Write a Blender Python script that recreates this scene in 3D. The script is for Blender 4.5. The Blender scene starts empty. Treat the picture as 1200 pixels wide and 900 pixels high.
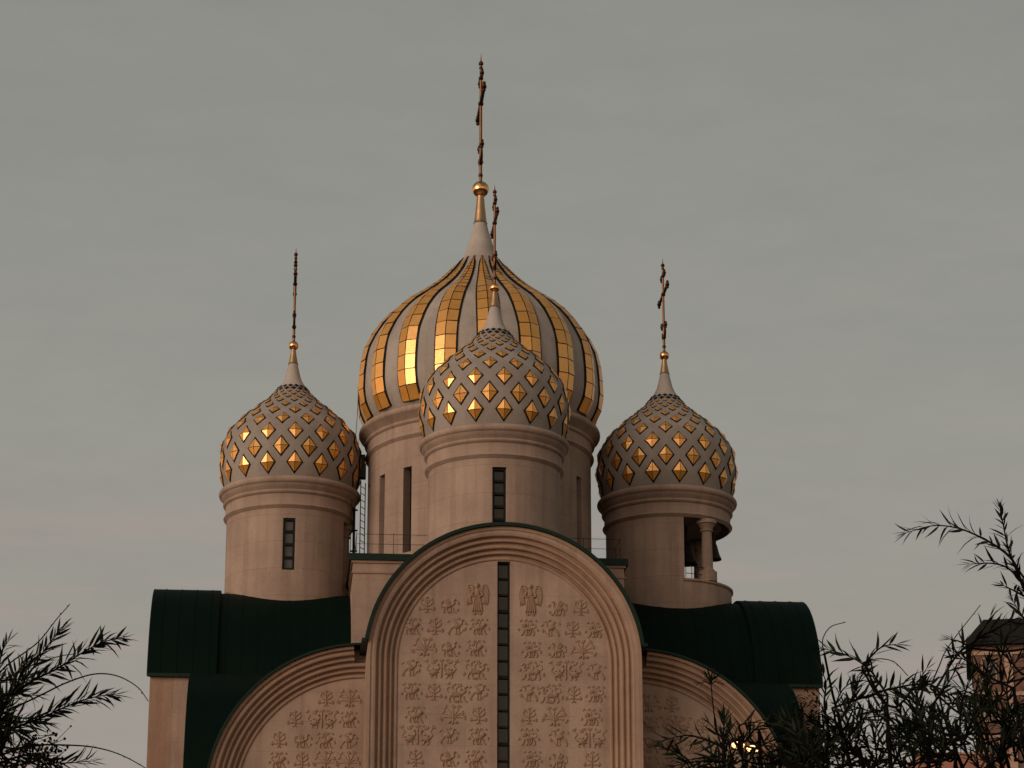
import bpy, bmesh, math, random
from mathutils import Vector, Matrix, Quaternion
random.seed(7)
S = bpy.context.scene
C = S.collection
PI = math.pi
rad = math.radians

# ------------------------------------------------------------------ camera
CAM = Vector((-8.173, -112.418, 1.65))
FPX, PITCH, YAW = 3280.2, rad(17.843), rad(4.85)
FWD = Vector((math.sin(YAW)*math.cos(PITCH), math.cos(YAW)*math.cos(PITCH), math.sin(PITCH)))
RGT = FWD.cross(Vector((0, 0, 1))).normalized()
UPV = RGT.cross(FWD)
cd = bpy.data.cameras.new('camera')
cam = bpy.data.objects.new('camera', cd)
C.objects.link(cam)
cam.location = CAM
cam.rotation_euler = FWD.to_track_quat('-Z', 'Y').to_euler()
cd.sensor_width = 36
cd.lens = FPX/1200*36
cd.clip_end = 6000
S.camera = cam

def at(px, py, dist):
    """world point seen at a pixel of the 1200x900 photograph, dist metres away along the ground"""
    v = FWD + RGT*((px-600)/FPX) - UPV*((py-450)/FPX)
    return CAM + v*(dist/math.hypot(v.x, v.y))

# ------------------------------------------------------------------ materials
def new_mat(name):
    m = bpy.data.materials.new(name)
    m.use_nodes = True
    nt = m.node_tree
    b = nt.nodes['Principled BSDF']
    return m, nt, b

def node(nt, t, **kw):
    n = nt.nodes.new(t)
    for k, v in kw.items():
        setattr(n, k, v)
    return n

def ramp(nt, fac, stops):
    r = node(nt, 'ShaderNodeValToRGB')
    e = r.color_ramp.elements
    e[0].position, e[0].color = stops[0][0], (*stops[0][1], 1)
    e[1].position, e[1].color = stops[-1][0], (*stops[-1][1], 1)
    for p, c in stops[1:-1]:
        x = e.new(p)
        x.color = (*c, 1)
    nt.links.new(fac, r.inputs[0])
    return r.outputs[0]

def mixc(nt, fac, a, b, mode='MIX'):
    n = node(nt, 'ShaderNodeMix', data_type='RGBA', blend_type=mode)
    if isinstance(fac, float): n.inputs[0].default_value = fac
    else: nt.links.new(fac, n.inputs[0])
    for i, s in ((6, a), (7, b)):
        if isinstance(s, tuple): n.inputs[i].default_value = (*s, 1)
        else: nt.links.new(s, n.inputs[i])
    return n.outputs[2]

def coords(nt, scale=(1, 1, 1)):
    t = node(nt, 'ShaderNodeTexCoord')
    m = node(nt, 'ShaderNodeMapping')
    m.inputs['Scale'].default_value = scale
    nt.links.new(t.outputs['Object'], m.inputs[0])
    return m.outputs[0]

def noise(nt, vec, scale, detail=5, rough=.6):
    n = node(nt, 'ShaderNodeTexNoise')
    n.inputs['Scale'].default_value = scale
    n.inputs['Detail'].default_value = detail
    n.inputs['Roughness'].default_value = rough
    nt.links.new(vec, n.inputs['Vector'])
    return n.outputs['Fac']

def bump(nt, b, h, strength, dist):
    n = node(nt, 'ShaderNodeBump')
    n.inputs['Strength'].default_value = strength
    n.inputs['Distance'].default_value = dist
    nt.links.new(h, n.inputs['Height'])
    nt.links.new(n.outputs[0], b.inputs['Normal'])

def plaster(name, col, stain, dirt=.5, seams=True, drum=False):
    m, nt, b = new_mat(name)
    o = coords(nt)
    st = coords(nt, (1.6, 1.6, .10))
    n1 = noise(nt, o, .55, 6, .62)
    n2 = noise(nt, st, 1.6, 6, .6)
    n3 = noise(nt, o, 9, 5, .7)
    c = mixc(nt, ramp(nt, n1, [(.4, (0, 0, 0)), (.62, (1, 1, 1))]), col, tuple(x*.80 for x in col))
    f = node(nt, 'ShaderNodeMath', operation='MULTIPLY')
    f.inputs[1].default_value = dirt
    nt.links.new(ramp(nt, n2, [(.48, (0, 0, 0)), (.78, (1, 1, 1))]), f.inputs[0])
    c = mixc(nt, f.outputs[0], c, stain)
    c = mixc(nt, .16, c, ramp(nt, n3, [(.3, (.3, .3, .3)), (.7, (.75, .75, .75))]), 'OVERLAY')
    if seams:
        sx = node(nt, 'ShaderNodeSeparateXYZ')
        nt.links.new(o, sx.inputs[0])
        w = node(nt, 'ShaderNodeMath', operation='MODULO'); w.inputs[1].default_value = 1.12
        nt.links.new(sx.outputs[2], w.inputs[0])
        g = node(nt, 'ShaderNodeMath', operation='LESS_THAN'); g.inputs[1].default_value = .022
        nt.links.new(w.outputs[0], g.inputs[0])
        k = node(nt, 'ShaderNodeMath', operation='MULTIPLY'); k.inputs[1].default_value = .22
        nt.links.new(g.outputs[0], k.inputs[0])
        c = mixc(nt, k.outputs[0], c, tuple(x*.45 for x in stain))
    if drum:
        # upright joints and old patches following the curve of the wall
        at_ = node(nt, 'ShaderNodeMath', operation='ARCTAN2')
        nt.links.new(sx.outputs[0], at_.inputs[0]); nt.links.new(sx.outputs[1], at_.inputs[1])
        cv = node(nt, 'ShaderNodeCombineXYZ')
        ml = node(nt, 'ShaderNodeMath', operation='MULTIPLY'); ml.inputs[1].default_value = 2.6
        nt.links.new(at_.outputs[0], ml.inputs[0]); nt.links.new(ml.outputs[0], cv.inputs[0]); nt.links.new(sx.outputs[2], cv.inputs[1])
        bk = node(nt, 'ShaderNodeTexBrick')
        bk.inputs['Scale'].default_value = 1.0; bk.inputs['Brick Width'].default_value = 1.7; bk.inputs['Row Height'].default_value = 1.12
        bk.inputs['Mortar Size'].default_value = .010; bk.inputs['Mortar Smooth'].default_value = .3
        bk.inputs['Color1'].default_value = (1, 1, 1, 1); bk.inputs['Color2'].default_value = (.91, .90, .89, 1); bk.inputs['Mortar'].default_value = (.80, .77, .75, 1)
        nt.links.new(cv.outputs[0], bk.inputs['Vector'])
        c = mixc(nt, .6, c, bk.outputs['Color'], 'MULTIPLY')
    nt.links.new(c, b.inputs['Base Color'])
    b.inputs['Roughness'].default_value = .85
    b.inputs['Specular IOR Level'].default_value = .2
    bump(nt, b, n3, .25, .02)
    return m

PLASTER = plaster('warm_plaster', (.37, .272, .220), (.21, .135, .10), .75)
DRUMP = plaster('drum_plaster', (.37, .275, .225), (.20, .13, .10), .65, True, True)
STONE = plaster('carved_plaster', (.34, .228, .168), (.19, .105, .068), .5, False)
SKIN = plaster('dome_plaster', (.385, .34, .31), (.21, .17, .15), .5, False)
SKIN2 = plaster('small_dome_plaster', (.325, .285, .258), (.18, .15, .13), .5, False)
CONEW = plaster('cone_plaster', (.42, .375, .345), (.3, .25, .22), .3, False)

def gold(name, col, rough, var=.35):
    m, nt, b = new_mat(name)
    o = coords(nt)
    gi = node(nt, 'ShaderNodeNewGeometry')
    n = noise(nt, o, 3.0, 4)
    c = mixc(nt, ramp(nt, n, [(.35, (0, 0, 0)), (.7, (1, 1, 1))]), col, tuple(x*(1-var) for x in col))
    c2 = mixc(nt, ramp(nt, gi.outputs['Random Per Island'], [(.0, (0, 0, 0)), (1, (.5, .5, .5))]), c, (col[0]*.9, col[1]*.78, col[2]*.6))
    nt.links.new(c2, b.inputs['Base Color'])
    b.inputs['Metallic'].default_value = 1
    b.inputs['Roughness'].default_value = rough
    bump(nt, b, noise(nt, o, 5, 3), .12, .03)
    return m

GOLD = gold('gilded_panel', (.95, .455, .07), .30, .2)
GOLD.node_tree.nodes['Principled BSDF'].inputs['Metallic'].default_value = .55
GOLD.node_tree.nodes['Principled BSDF'].inputs['IOR'].default_value = 2.7
GOLD2 = gold('gilded_ball', (.90, .52, .25), .16, .2)
GOLDC = gold('gilded_cone', (.50, .31, .17), .38, .25)
BRASS = gold('dark_gilding', (.10, .045, .025), .45, .5)
SHAFT = gold('copper_shaft', (.22, .115, .06), .4, .4)

def plain(name, col, rough=.6, spec=.3, var=.3, scale=4., metal=0., bm=.15):
    m, nt, b = new_mat(name)
    o = coords(nt)
    n = noise(nt, o, scale, 5)
    c = mixc(nt, ramp(nt, n, [(.3, (0, 0, 0)), (.72, (1, 1, 1))]), col, tuple(x*(1-var) for x in col))
    nt.links.new(c, b.inputs['Base Color'])
    b.inputs['Roughness'].default_value = rough
    b.inputs['Specular IOR Level'].default_value = spec
    b.inputs['Metallic'].default_value = metal
    if bm: bump(nt, b, n, bm, .02)
    return m

def roofing():
    m, nt, b = new_mat('green_roof_metal')
    o = coords(nt)
    n = noise(nt, o, .7, 5)
    n2 = noise(nt, o, 6, 5)
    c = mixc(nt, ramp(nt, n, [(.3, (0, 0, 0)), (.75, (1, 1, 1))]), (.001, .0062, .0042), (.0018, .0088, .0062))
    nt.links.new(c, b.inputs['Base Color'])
    b.inputs['Roughness'].default_value = .62
    b.inputs['Specular IOR Level'].default_value = .06
    bump(nt, b, n2, .1, .02)
    return m

ROOF = roofing()
RIM = plain('green_roof_edge', (.005, .022, .0145), .55, .2, .4)
DARK = plain('blackened_metal', (.010, .0085, .007), .6, .2)
IRON = plain('dark_iron', (.02, .018, .016), .6, .3)
FRAME = plain('black_window_frame', (.006, .006, .006), .5, .2)
BELL = plain('old_bell_bronze', (.035, .025, .017), .5, .3, .3, 4, .6)

def glass(name, col, rough=.1):
    m, nt, b = new_mat(name)
    o = coords(nt)
    n = noise(nt, o, 1.3, 3)
    c = mixc(nt, ramp(nt, n, [(.35, (0, 0, 0)), (.65, (1, 1, 1))]), col, tuple(x*.55 for x in col))
    nt.links.new(c, b.inputs['Base Color'])
    b.inputs['Roughness'].default_value = rough
    b.inputs['Specular IOR Level'].default_value = .45
    bump(nt, b, noise(nt, o, 2.2, 2), .1, .03)
    return m
GLASS = glass('dull_window_glass', (.012, .016, .0145))
GLASSP = glass('pale_window_glass', (.075, .085, .082), .2)

def leafmat(name, a, b_, sp=.25):
    m, nt, b = new_mat(name)
    g = node(nt, 'ShaderNodeNewGeometry')
    c = ramp(nt, g.outputs['Random Per Island'], [(0, a), (1, b_)])
    nt.links.new(c, b.inputs['Base Color'])
    b.inputs['Roughness'].default_value = .6
    b.inputs['Specular IOR Level'].default_value = sp
    return m
LEAF = leafmat('willow_leaf', (.0035, .006, .0025), (.010, .0155, .006), .12)
LEAF2 = leafmat('small_leaf', (.0035, .0055, .003), (.009, .012, .0055), .1)
BARK = plain('young_bark', (.006, .005, .004), .85, .05, .4, 12)
SEED = plain('dry_seed_head', (.012, .008, .005), .8, .1)

# ------------------------------------------------------------------ mesh helpers
def obj(name, bm, mats, parent=None, smooth=False, recalc=False):
    if recalc: bmesh.ops.recalc_face_normals(bm, faces=bm.faces)
    me = bpy.data.meshes.new(name)
    if smooth:
        for f in bm.faces: f.smooth = True
    bm.to_mesh(me); bm.free()
    for m in (mats if isinstance(mats, (list, tuple)) else [mats]): me.materials.append(m)
    if smooth:
        try: me.set_sharp_from_angle(angle=rad(smooth if smooth is not True else 40))
        except Exception: pass
    o = bpy.data.objects.new(name, me)
    C.objects.link(o)
    if parent: o.parent = parent
    return o

def empty(name, loc, label, cat, group=None):
    o = bpy.data.objects.new(name, None)
    o.empty_display_size = .5
    C.objects.link(o)
    o.location = loc
    tag(o, label, cat, group)
    return o

def tag(o, label=None, cat=None, group=None, kind=None):
    if label: o['label'] = label
    if cat: o['category'] = cat
    if group: o['group'] = group
    if kind: o['kind'] = kind
    return o

def box(bm, x0, x1, y0, y1, z0, z1, mi=0):
    v = [bm.verts.new((x, y, z)) for z in (z0, z1) for y in (y0, y1) for x in (x0, x1)]
    for q in ((0, 2, 3, 1), (4, 5, 7, 6), (0, 1, 5, 4), (2, 6, 7, 3), (0, 4, 6, 2), (1, 3, 7, 5)):
        bm.faces.new([v[i] for i in q]).material_index = mi

def poly_extrude(bm, pts, axis, a, b, mi=0):
    """closed outline pts (u, z) extruded along y (axis 'y': u is x) or x (axis 'x': u is y)"""
    def P(u, z, t): return (u, t, z) if axis == 'y' else (t, u, z)
    A = [bm.verts.new(P(u, z, a)) for u, z in pts]
    B = [bm.verts.new(P(u, z, b)) for u, z in pts]
    n = len(pts)
    for i in range(n):
        bm.faces.new((A[i], A[(i+1) % n], B[(i+1) % n], B[i])).material_index = mi
    bm.faces.new(A).material_index = mi
    bm.faces.new(list(reversed(B))).material_index = mi

def strip(bm, rows, closed=False, mi=0):
    """rows of points -> quads"""
    V = [[bm.verts.new(p) for p in r] for r in rows]
    for i in range(len(V)-1):
        n = len(V[i])
        for j in range(n if closed else n-1):
            k = (j+1) % n
            bm.faces.new((V[i][j], V[i][k], V[i+1][k], V[i+1][j])).material_index = mi
    return V

def tube(bm, pts, r, n=6, cap=True, mi=0):
    pts = [Vector(p) for p in pts]
    rs = r if isinstance(r, (list, tuple)) else [r]*len(pts)
    rows = []
    t0 = (pts[1]-pts[0]).normalized()
    a = t0.orthogonal().normalized()
    for i, p in enumerate(pts):
        t = (pts[min(i+1, len(pts)-1)]-pts[max(i-1, 0)]).normalized()
        a = (a - t*a.dot(t)).normalized()
        b = t.cross(a)
        rows.append([p + (a*math.cos(2*PI*k/n)+b*math.sin(2*PI*k/n))*rs[i] for k in range(n)])
    V = strip(bm, rows, True, mi)
    if cap:
        bm.faces.new(list(reversed(V[0]))).material_index = mi
        bm.faces.new(V[-1]).material_index = mi

def lathe(bm, prof, n=96, cx=0, cy=0, a0=0, a1=2*PI, mi=0):
    full = abs(a1-a0-2*PI) < 1e-6
    m = n if full else n+1
    rows = [[(cx+r*math.sin(a0+(a1-a0)*k/n), cy-r*math.cos(a0+(a1-a0)*k/n), z) for k in range(m)] for r, z in prof]
    strip(bm, rows, full, mi)

def pt(az, r, z):      # azimuth 0 faces the camera side (-y), positive to the right
    return Vector((r*math.sin(az), -r*math.cos(az), z))

def catmull(P, k=6):
    P = [Vector(p) for p in P]
    if len(P) < 3: return [P[0].lerp(P[-1], i/k) for i in range(k+1)]
    Q = [P[0]*2-P[1]] + P + [P[-1]*2-P[-2]]
    out = []
    for i in range(1, len(Q)-2):
        a, b, c, d = Q[i-1:i+3]
        for j in range(k):
            t = j/k
            out.append(.5*((2*b)+(c-a)*t+(2*a-5*b+4*c-d)*t*t+(3*b-a-3*c+d)*t**3))
    out.append(P[-1])
    return out

# ================================================================== CHURCH
church = empty('church', (0, 0, 0), 'five-domed beige church with gilded onion domes, dark green barrel roofs and carved gables', 'church')
R = 5.0
L, L2 = 13.12, 11.42
HS = 23.22             # springing of the front gable
WING_UP = .26          # the other three arms sit a touch higher
R2, HQ = 5.66, 24.02   # quarter arches of the corner bays
ARC0 = math.asin(.13)

def arch_outline(r, hs, zb, n=48):
    p = [(-r, zb)]
    p += [(-r*math.cos(PI*i/n), hs+r*math.sin(PI*i/n)) for i in range(n+1)]
    p += [(r, zb)]
    return p

# profile of an archivolt: (radius offset inward from rim, depth behind face): rolls and coves
def moulding(w, deep):
    pts = [(0, 0.0)]
    # flat fillet, then alternating rolls stepping inwards
    rolls = [(.10, .20), (.10, .15), (.10, .19), (.10, .14), (.10, .18)]
    tot = .16 + sum(a+b for a, b in rolls)
    x, y = .16, 0.0
    pts.append((x, y))
    step = 1.0/len(rolls)
    for a, b in rolls:
        y2 = y + step*.75
        pts += [(x+.012, y2+.02*0+step*.25), (x+a*.5, y2+step*.32), (x+a, y2+step*.15)]   # cove
        x += a
        for k in range(1, 6):                                                              # roll
            t = PI*k/6
            pts.append((x+b*(1-math.cos(t))/2, y2+step*.15-math.sin(t)*b*.42))
        x += b
        y = y + step
        pts.append((x, y))
    return [(u/tot*w, max(0.0, v)*deep) for u, v in pts]

def archivolt(bm, prof, cx, cz, r, face, side, a0=0, a1=PI, legs=(None, None), n=56):
    """sweep prof (inward, depth) round an arch in the plane y=face; depth goes to +y. side maps a point"""
    st = []
    if legs[0] is not None: st.append((-math.cos(a0), math.sin(a0), -legs[0]))
    st += [(-math.cos(a0+(a1-a0)*i/n), math.sin(a0+(a1-a0)*i/n), 0) for i in range(n+1)]
    if legs[1] is not None: st.append((-math.cos(a1), math.sin(a1), -legs[1]))
    rows = [[side(cx+(r-q)*ux, face+d, cz+(r-q)*uz+oz) for q, d in prof] for ux, uz, oz in st]
    V = strip(bm, rows)
    for e in (V[0], V[-1]):                     # close the cut ends
        try: bm.faces.new(e)
        except ValueError: pass
    return V

ident = lambda x, y, z: (x, y, z)
swap = lambda x, y, z: (y, x, z)                # mirror across the diagonal: front-left arch -> left side

# ---- reliefs -------------------------------------------------------------
def ridge(bm, pts, r0, r1=None, h=.07, k=5):
    """half-round ridge along a 2D stroke (u, v), standing out to -y"""
    P = [Vector((u, 0, v)) for u, v in pts]
    Q = catmull(P, k)
    n = len(Q)
    r0 *= 1.05; r1 = r0 if r1 is None else r1*1.05
    rows = []
    for i, p in enumerate(Q):
        t = (Q[min(i+1, n-1)]-Q[max(i-1, 0)])
        t = t.normalized() if t.length > 1e-6 else Vector((1, 0, 0))
        s = Vector((-t.z, 0, t.x))
        f = i/(n-1)
        r = (r0+(r1-r0)*f)*min(1, .35+math.sin(PI*min(max(f, .0), 1.))*3)
        hh = h*min(1, .2+r/.05)
        rows.append([p+s*r*c+Vector((0, -hh*q, 0)) for c, q in ((1, -.15), (.72, .7), (0, 1), (-.72, .7), (-1, -.15))])
    V = strip(bm, rows)
    bm.faces.new(V[0]); bm.faces.new(list(reversed(V[-1])))

def blob(bm, u, v, a, b, rot=0, h=.09, n=12):
    c, s = math.cos(rot), math.sin(rot)
    rings = []
    for q, hh in ((1, -.1), (.85, .55), (.5, .9)):
        rings.append([(u+(a*q*math.cos(2*PI*k/n))*c-(b*q*math.sin(2*PI*k/n))*s, -h*hh,
                       v+(a*q*math.cos(2*PI*k/n))*s+(b*q*math.sin(2*PI*k/n))*c) for k in range(n)])
    V = strip(bm, rings, True)
    bm.faces.new(V[-1])

def leaf3(bm, u, v, ang, s=.09):
    for d in (-.7, 0, .7):
        blob(bm, u+s*.8*math.cos(ang+d), v+s*.8*math.sin(ang+d), s*.75, s*.32, ang+d, .06, 8)

def m_tree(bm):
    ridge(bm, [(0, -.36), (.02, -.1), (-.01, .1), (0, .28)], .045, .03)
    ridge(bm, [(-.12, -.37), (0, -.33), (.12, -.37)], .03)
    leaf3(bm, 0, .29, PI/2, .10)
    for s in (-1, 1):
        ridge(bm, [(0, -.05), (s*.16, .0), (s*.28, .12), (s*.22, .24)], .035, .025); leaf3(bm, s*.24, .22, PI/2+s*.6, .09)
        ridge(bm, [(0, -.12), (s*.14, -.2), (s*.28, -.17), (s*.33, -.06)], .035, .022); leaf3(bm, s*.28, -.17, -.4 if s > 0 else PI+.4, .085)
        ridge(bm, [(0, .08), (s*.1, .16), (s*.13, .28)], .028, .02)

def m_lion(bm):
    ridge(bm, [(-.02, -.12), (-.03, -.25), (.05, -.33)], .025, .02); leaf3(bm, -.02, -.27, -1.2, .08); leaf3(bm, -.12, .12, 2.0, .10); leaf3(bm, .4, -.1, .2, .08); leaf3(bm, -.38, -.12, 2.8, .08)
    blob(bm, .0, -.06, .24, .10, .05, .11)
    blob(bm, .2, .10, .13, .13, 0, .12)
    blob(bm, .26, .12, .07, .06, 0, .15)
    for x, d in ((-.2, -.05), (-.12, .07), (.12, -.03), (.22, .08)):
        ridge(bm, [(x, -.1), (x+d*.5-.03, -.22), (x+d, -.34), (x+d+.07, -.36)], .038, .03)
    ridge(bm, [(-.22, -.04), (-.34, .04), (-.3, .18), (-.16, .2), (-.1, .3)], .03, .022); leaf3(bm, -.1, .27, 1.3, .10)
    ridge(bm, [(.0, .05), (.02, .2), (.1, .33)], .028, .02); leaf3(bm, .1, .31, .9, .08)
    leaf3(bm, -.32, .28, 2.2, .09); leaf3(bm, .32, .3, .7, .07)

def m_bird(bm):
    leaf3(bm, .36, .1, .8, .09); leaf3(bm, -.3, -.28, 3.4, .09); leaf3(bm, -.36, .2, 2.4, .08); leaf3(bm, .05, .3, 1.4, .1)
    blob(bm, -.03, .02, .2, .12, -.25, .11)
    ridge(bm, [(.1, .06), (.2, .14), (.2, .26), (.27, .31)], .055, .04)
    blob(bm, .25, .31, .06, .05, .2, .1); ridge(bm, [(.28, .31), (.36, .28)], .025, .01)
    for k in range(4):
        ridge(bm, [(-.02+k*.03, .04), (-.14+k*.01, .2+k*.03), (-.26+k*.05, .3+k*.02)], .028, .018, .09)
    for k in range(3):
        ridge(bm, [(-.18, -.02), (-.3, -.08-k*.06), (-.36, -.2-k*.05)], .03, .02)
    for x in (-.06, .07):
        ridge(bm, [(x, -.08), (x+.03, -.22), (x, -.34), (x+.1, -.36)], .03, .022)
    leaf3(bm, .3, -.08, -.3, .1); ridge(bm, [(.1, -.3), (.22, -.24), (.3, -.1)], .025, .02)

def m_griffin(bm):
    leaf3(bm, .38, .08, .3, .09); leaf3(bm, .02, -.26, -1.4, .09); leaf3(bm, .36, -.2, -.4, .08)
    blob(bm, -.02, -.04, .22, .11, .15, .11)
    ridge(bm, [(.14, .0), (.24, .1), (.22, .24), (.3, .28)], .06, .04); blob(bm, .27, .27, .07, .055, 0, .11)
    for k in range(4):
        ridge(bm, [(.04-k*.04, .04), (.0-k*.06, .2), (-.1-k*.05, .34-k*.04)], .032, .02, .10)
    for x, d in ((-.2, -.04), (-.1, .06), (.1, .02), (.18, .12)):
        ridge(bm, [(x, -.1), (x+d*.4-.02, -.24), (x+d, -.35), (x+d+.06, -.36)], .036, .026)
    ridge(bm, [(-.22, -.06), (-.34, -.12), (-.37, .03), (-.28, .1)], .03, .02); leaf3(bm, -.3, .1, 2.0, .08)

def m_bush(bm):
    ridge(bm, [(0, -.36), (.03, -.15), (0, .05)], .05, .035)
    for k, a in enumerate((-.25, .35, 1.0, 1.57, 2.15, 2.8, 3.4)):
        l = .34 if k % 2 else .42
        ridge(bm, [(0, -.12+.03*k*(k < 4)), (l*.5*math.cos(a)+.04, l*.4*math.sin(a)-.02), (l*math.cos(a), l*math.sin(a)*.85)], .03, .022)
        leaf3(bm, l*math.cos(a), l*math.sin(a)*.85, a+.4*(-1)**k, .10)
    blob(bm, -.12, -.26, .09, .06, .5); blob(bm, .14, -.26, .09, .06, -.5)

def m_pair(bm):
    ridge(bm, [(0, -.36), (.01, 0), (0, .3)], .04, .03); leaf3(bm, 0, .28, PI/2, .1)
    for s in (-1, 1):
        blob(bm, s*.3, -.12, .17, .12, s*-.2, .11)
        for k in range(7):
            t = 2*PI*k/7
            blob(bm, s*.3+.15*math.cos(t), -.12+.13*math.sin(t), .035, .035, 0, .13, 6)
        ridge(bm, [(s*.18, -.08), (s*.1, .06), (s*.16, .16)], .05, .035); blob(bm, s*.14, .17, .06, .05, 0, .11)
        ridge(bm, [(s*.44, -.1), (s*.56, .0), (s*.48, .14), (s*.58, .26)], .03, .02); leaf3(bm, s*.56, .26, PI/2-s*.5, .09)
        leaf3(bm, s*.34, .2, PI/2+s*.3, .11); leaf3(bm, s*.22, .3, PI/2, .07)
        for x in (.22, .4):
            ridge(bm, [(s*x, -.2), (s*x+.02, -.3), (s*(x-.05), -.37)], .032, .024)
        ridge(bm, [(0, .02), (s*.1, .1), (s*.12, .24)], .025, .018)

def m_beast(bm):
    leaf3(bm, .0, -.28, -1.3, .10); leaf3(bm, .42, .02, .1, .08); leaf3(bm, -.42, -.16, 3.2, .09); leaf3(bm, -.34, .33, 1.9, .08)
    blob(bm, -.02, -.08, .27, .11, 0, .11); blob(bm, -.2, -.05, .13, .13, 0, .12)
    ridge(bm, [(.2, -.04), (.32, .08), (.28, .22), (.38, .26)], .06, .045); blob(bm, .36, .25, .08, .055, -.3, .11)
    for x, d in ((-.26, -.06), (-.14, .04), (.14, .0), (.26, .1)):
        ridge(bm, [(x, -.12), (x+d*.5-.03, -.25), (x+d, -.36), (x+d+.07, -.37)], .038, .028)
    ridge(bm, [(-.3, 0), (-.42, .08), (-.36, .24), (-.24, .2)], .03, .02); leaf3(bm, -.25, .2, .2, .08)
    ridge(bm, [(-.05, 0), (-.05, .16), (.06, .26)], .03, .02); leaf3(bm, .06, .25, 1.0, .12); leaf3(bm, -.1, .28, 2.0, .09); leaf3(bm, .12, .1, .6, .08)

def m_angel(bm):
    blob(bm, .0, .46, .105, .115, 0, .10); blob(bm, 0, .47, .07, .08, 0, .16)
    blob(bm, 0, .18, .13, .2, 0, .13)
    for k in range(5):
        x = -.14+.07*k
        ridge(bm, [(x*.55, .12), (x*.9, -.2), (x*1.25, -.58)], .035, .045, .10)
    ridge(bm, [(-.22, -.6), (0, -.63), (.22, -.6)], .035, .03)
    for s in (-1, 1):
        for k in range(5):
            ridge(bm, [(s*.1, .3-.03*k), (s*(.30-.01*k), .5-.11*k), (s*(.42-.045*k), .18-.09*k), (s*(.38-.055*k), -.32+.02*k)], .04, .025, .09)
        ridge(bm, [(s*.13, .26), (s*.2, .08), (s*.04, .02)], .045, .035, .15)
        ridge(bm, [(s*.08, -.6), (s*.1, -.66), (s*.16, -.67)], .04, .03)
    ridge(bm, [(.12, .34), (-.02, .06), (-.14, -.18)], .022, .02, .17)

MOT = {'tree': (m_tree, .82), 'lion': (m_lion, .82), 'bird': (m_bird, .82), 'griffin': (m_griffin, .82),
       'bush': (m_bush, .95), 'pair': (m_pair, 1.0), 'beast': (m_beast, .92), 'angel': (m_angel, 1.0)}
MOTNAME = {'tree': 'tree_relief', 'lion': 'lion_relief', 'bird': 'bird_relief', 'griffin': 'griffin_relief',
           'bush': 'leafy_bush_relief', 'pair': 'paired_beasts_relief', 'beast': 'beast_relief', 'angel': 'winged_figure_relief'}
_mm = {}
def relief(kind, x, y, z, parent, mirror=False, sc=1.):
    if kind not in _mm:
        bm = bmesh.new(); MOT[kind][0](bm)
        bmesh.ops.recalc_face_normals(bm, faces=bm.faces)
        me = bpy.data.meshes.new(MOTNAME[kind])
        for f in bm.faces: f.smooth = True
        bm.to_mesh(me); bm.free(); me.materials.append(STONE); _mm[kind] = me
    o = bpy.data.objects.new(MOTNAME[kind], _mm[kind])
    C.objects.link(o); o.parent = parent
    s = MOT[kind][1]*sc*.96
    o.location = (x, y, z); o.scale = (-s if mirror else s, .6, s)
    return o

# ---- windows -------------------------------------------------------------
def slit(parent, w, z0, z1, y, panes, thick=.035, gl=GLASS, mapf=ident, e=.06):
    """tall slit window whose glass lies in plane y; returns frame with pane child"""
    bm = bmesh.new()
    def b(x0, x1, y0, y1, za, zb):
        n0 = len(bm.verts); box(bm, x0, x1, y0, y1, za, zb); bm.verts.ensure_lookup_table()
        for v in bm.verts[n0:]: v.co = mapf(*v.co)
    b(-w/2, -w/2+e, y-.09, y+.02, z0, z1); b(w/2-e, w/2, y-.09, y+.02, z0, z1)
    b(-w/2+e, w/2-e, y-.09, y+.02, z0, z0+e); b(-w/2+e, w/2-e, y-.09, y+.02, z1-e, z1)
    for i in range(1, panes):
        z = z0+(z1-z0)*i/panes
        t = thick*(1.7 if i % 4 == 0 and panes > 6 else 1)
        b(-w/2+e, w/2-e, y-.075, y+.02, z-t, z+t)
    fr = obj('window_frame', bm, FRAME, parent, recalc=True)
    bm = bmesh.new()
    n0 = 0; box(bm, -w/2+e, w/2-e, y+.022, y+.05, z0+e, z1-e)
    for v in bm.verts: v.co = mapf(*v.co)
    obj('window_pane', bm, gl, parent, recalc=True)
    return fr

def rot_obj(o, k):
    o.rotation_euler = (0, 0, k*PI/2)

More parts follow.
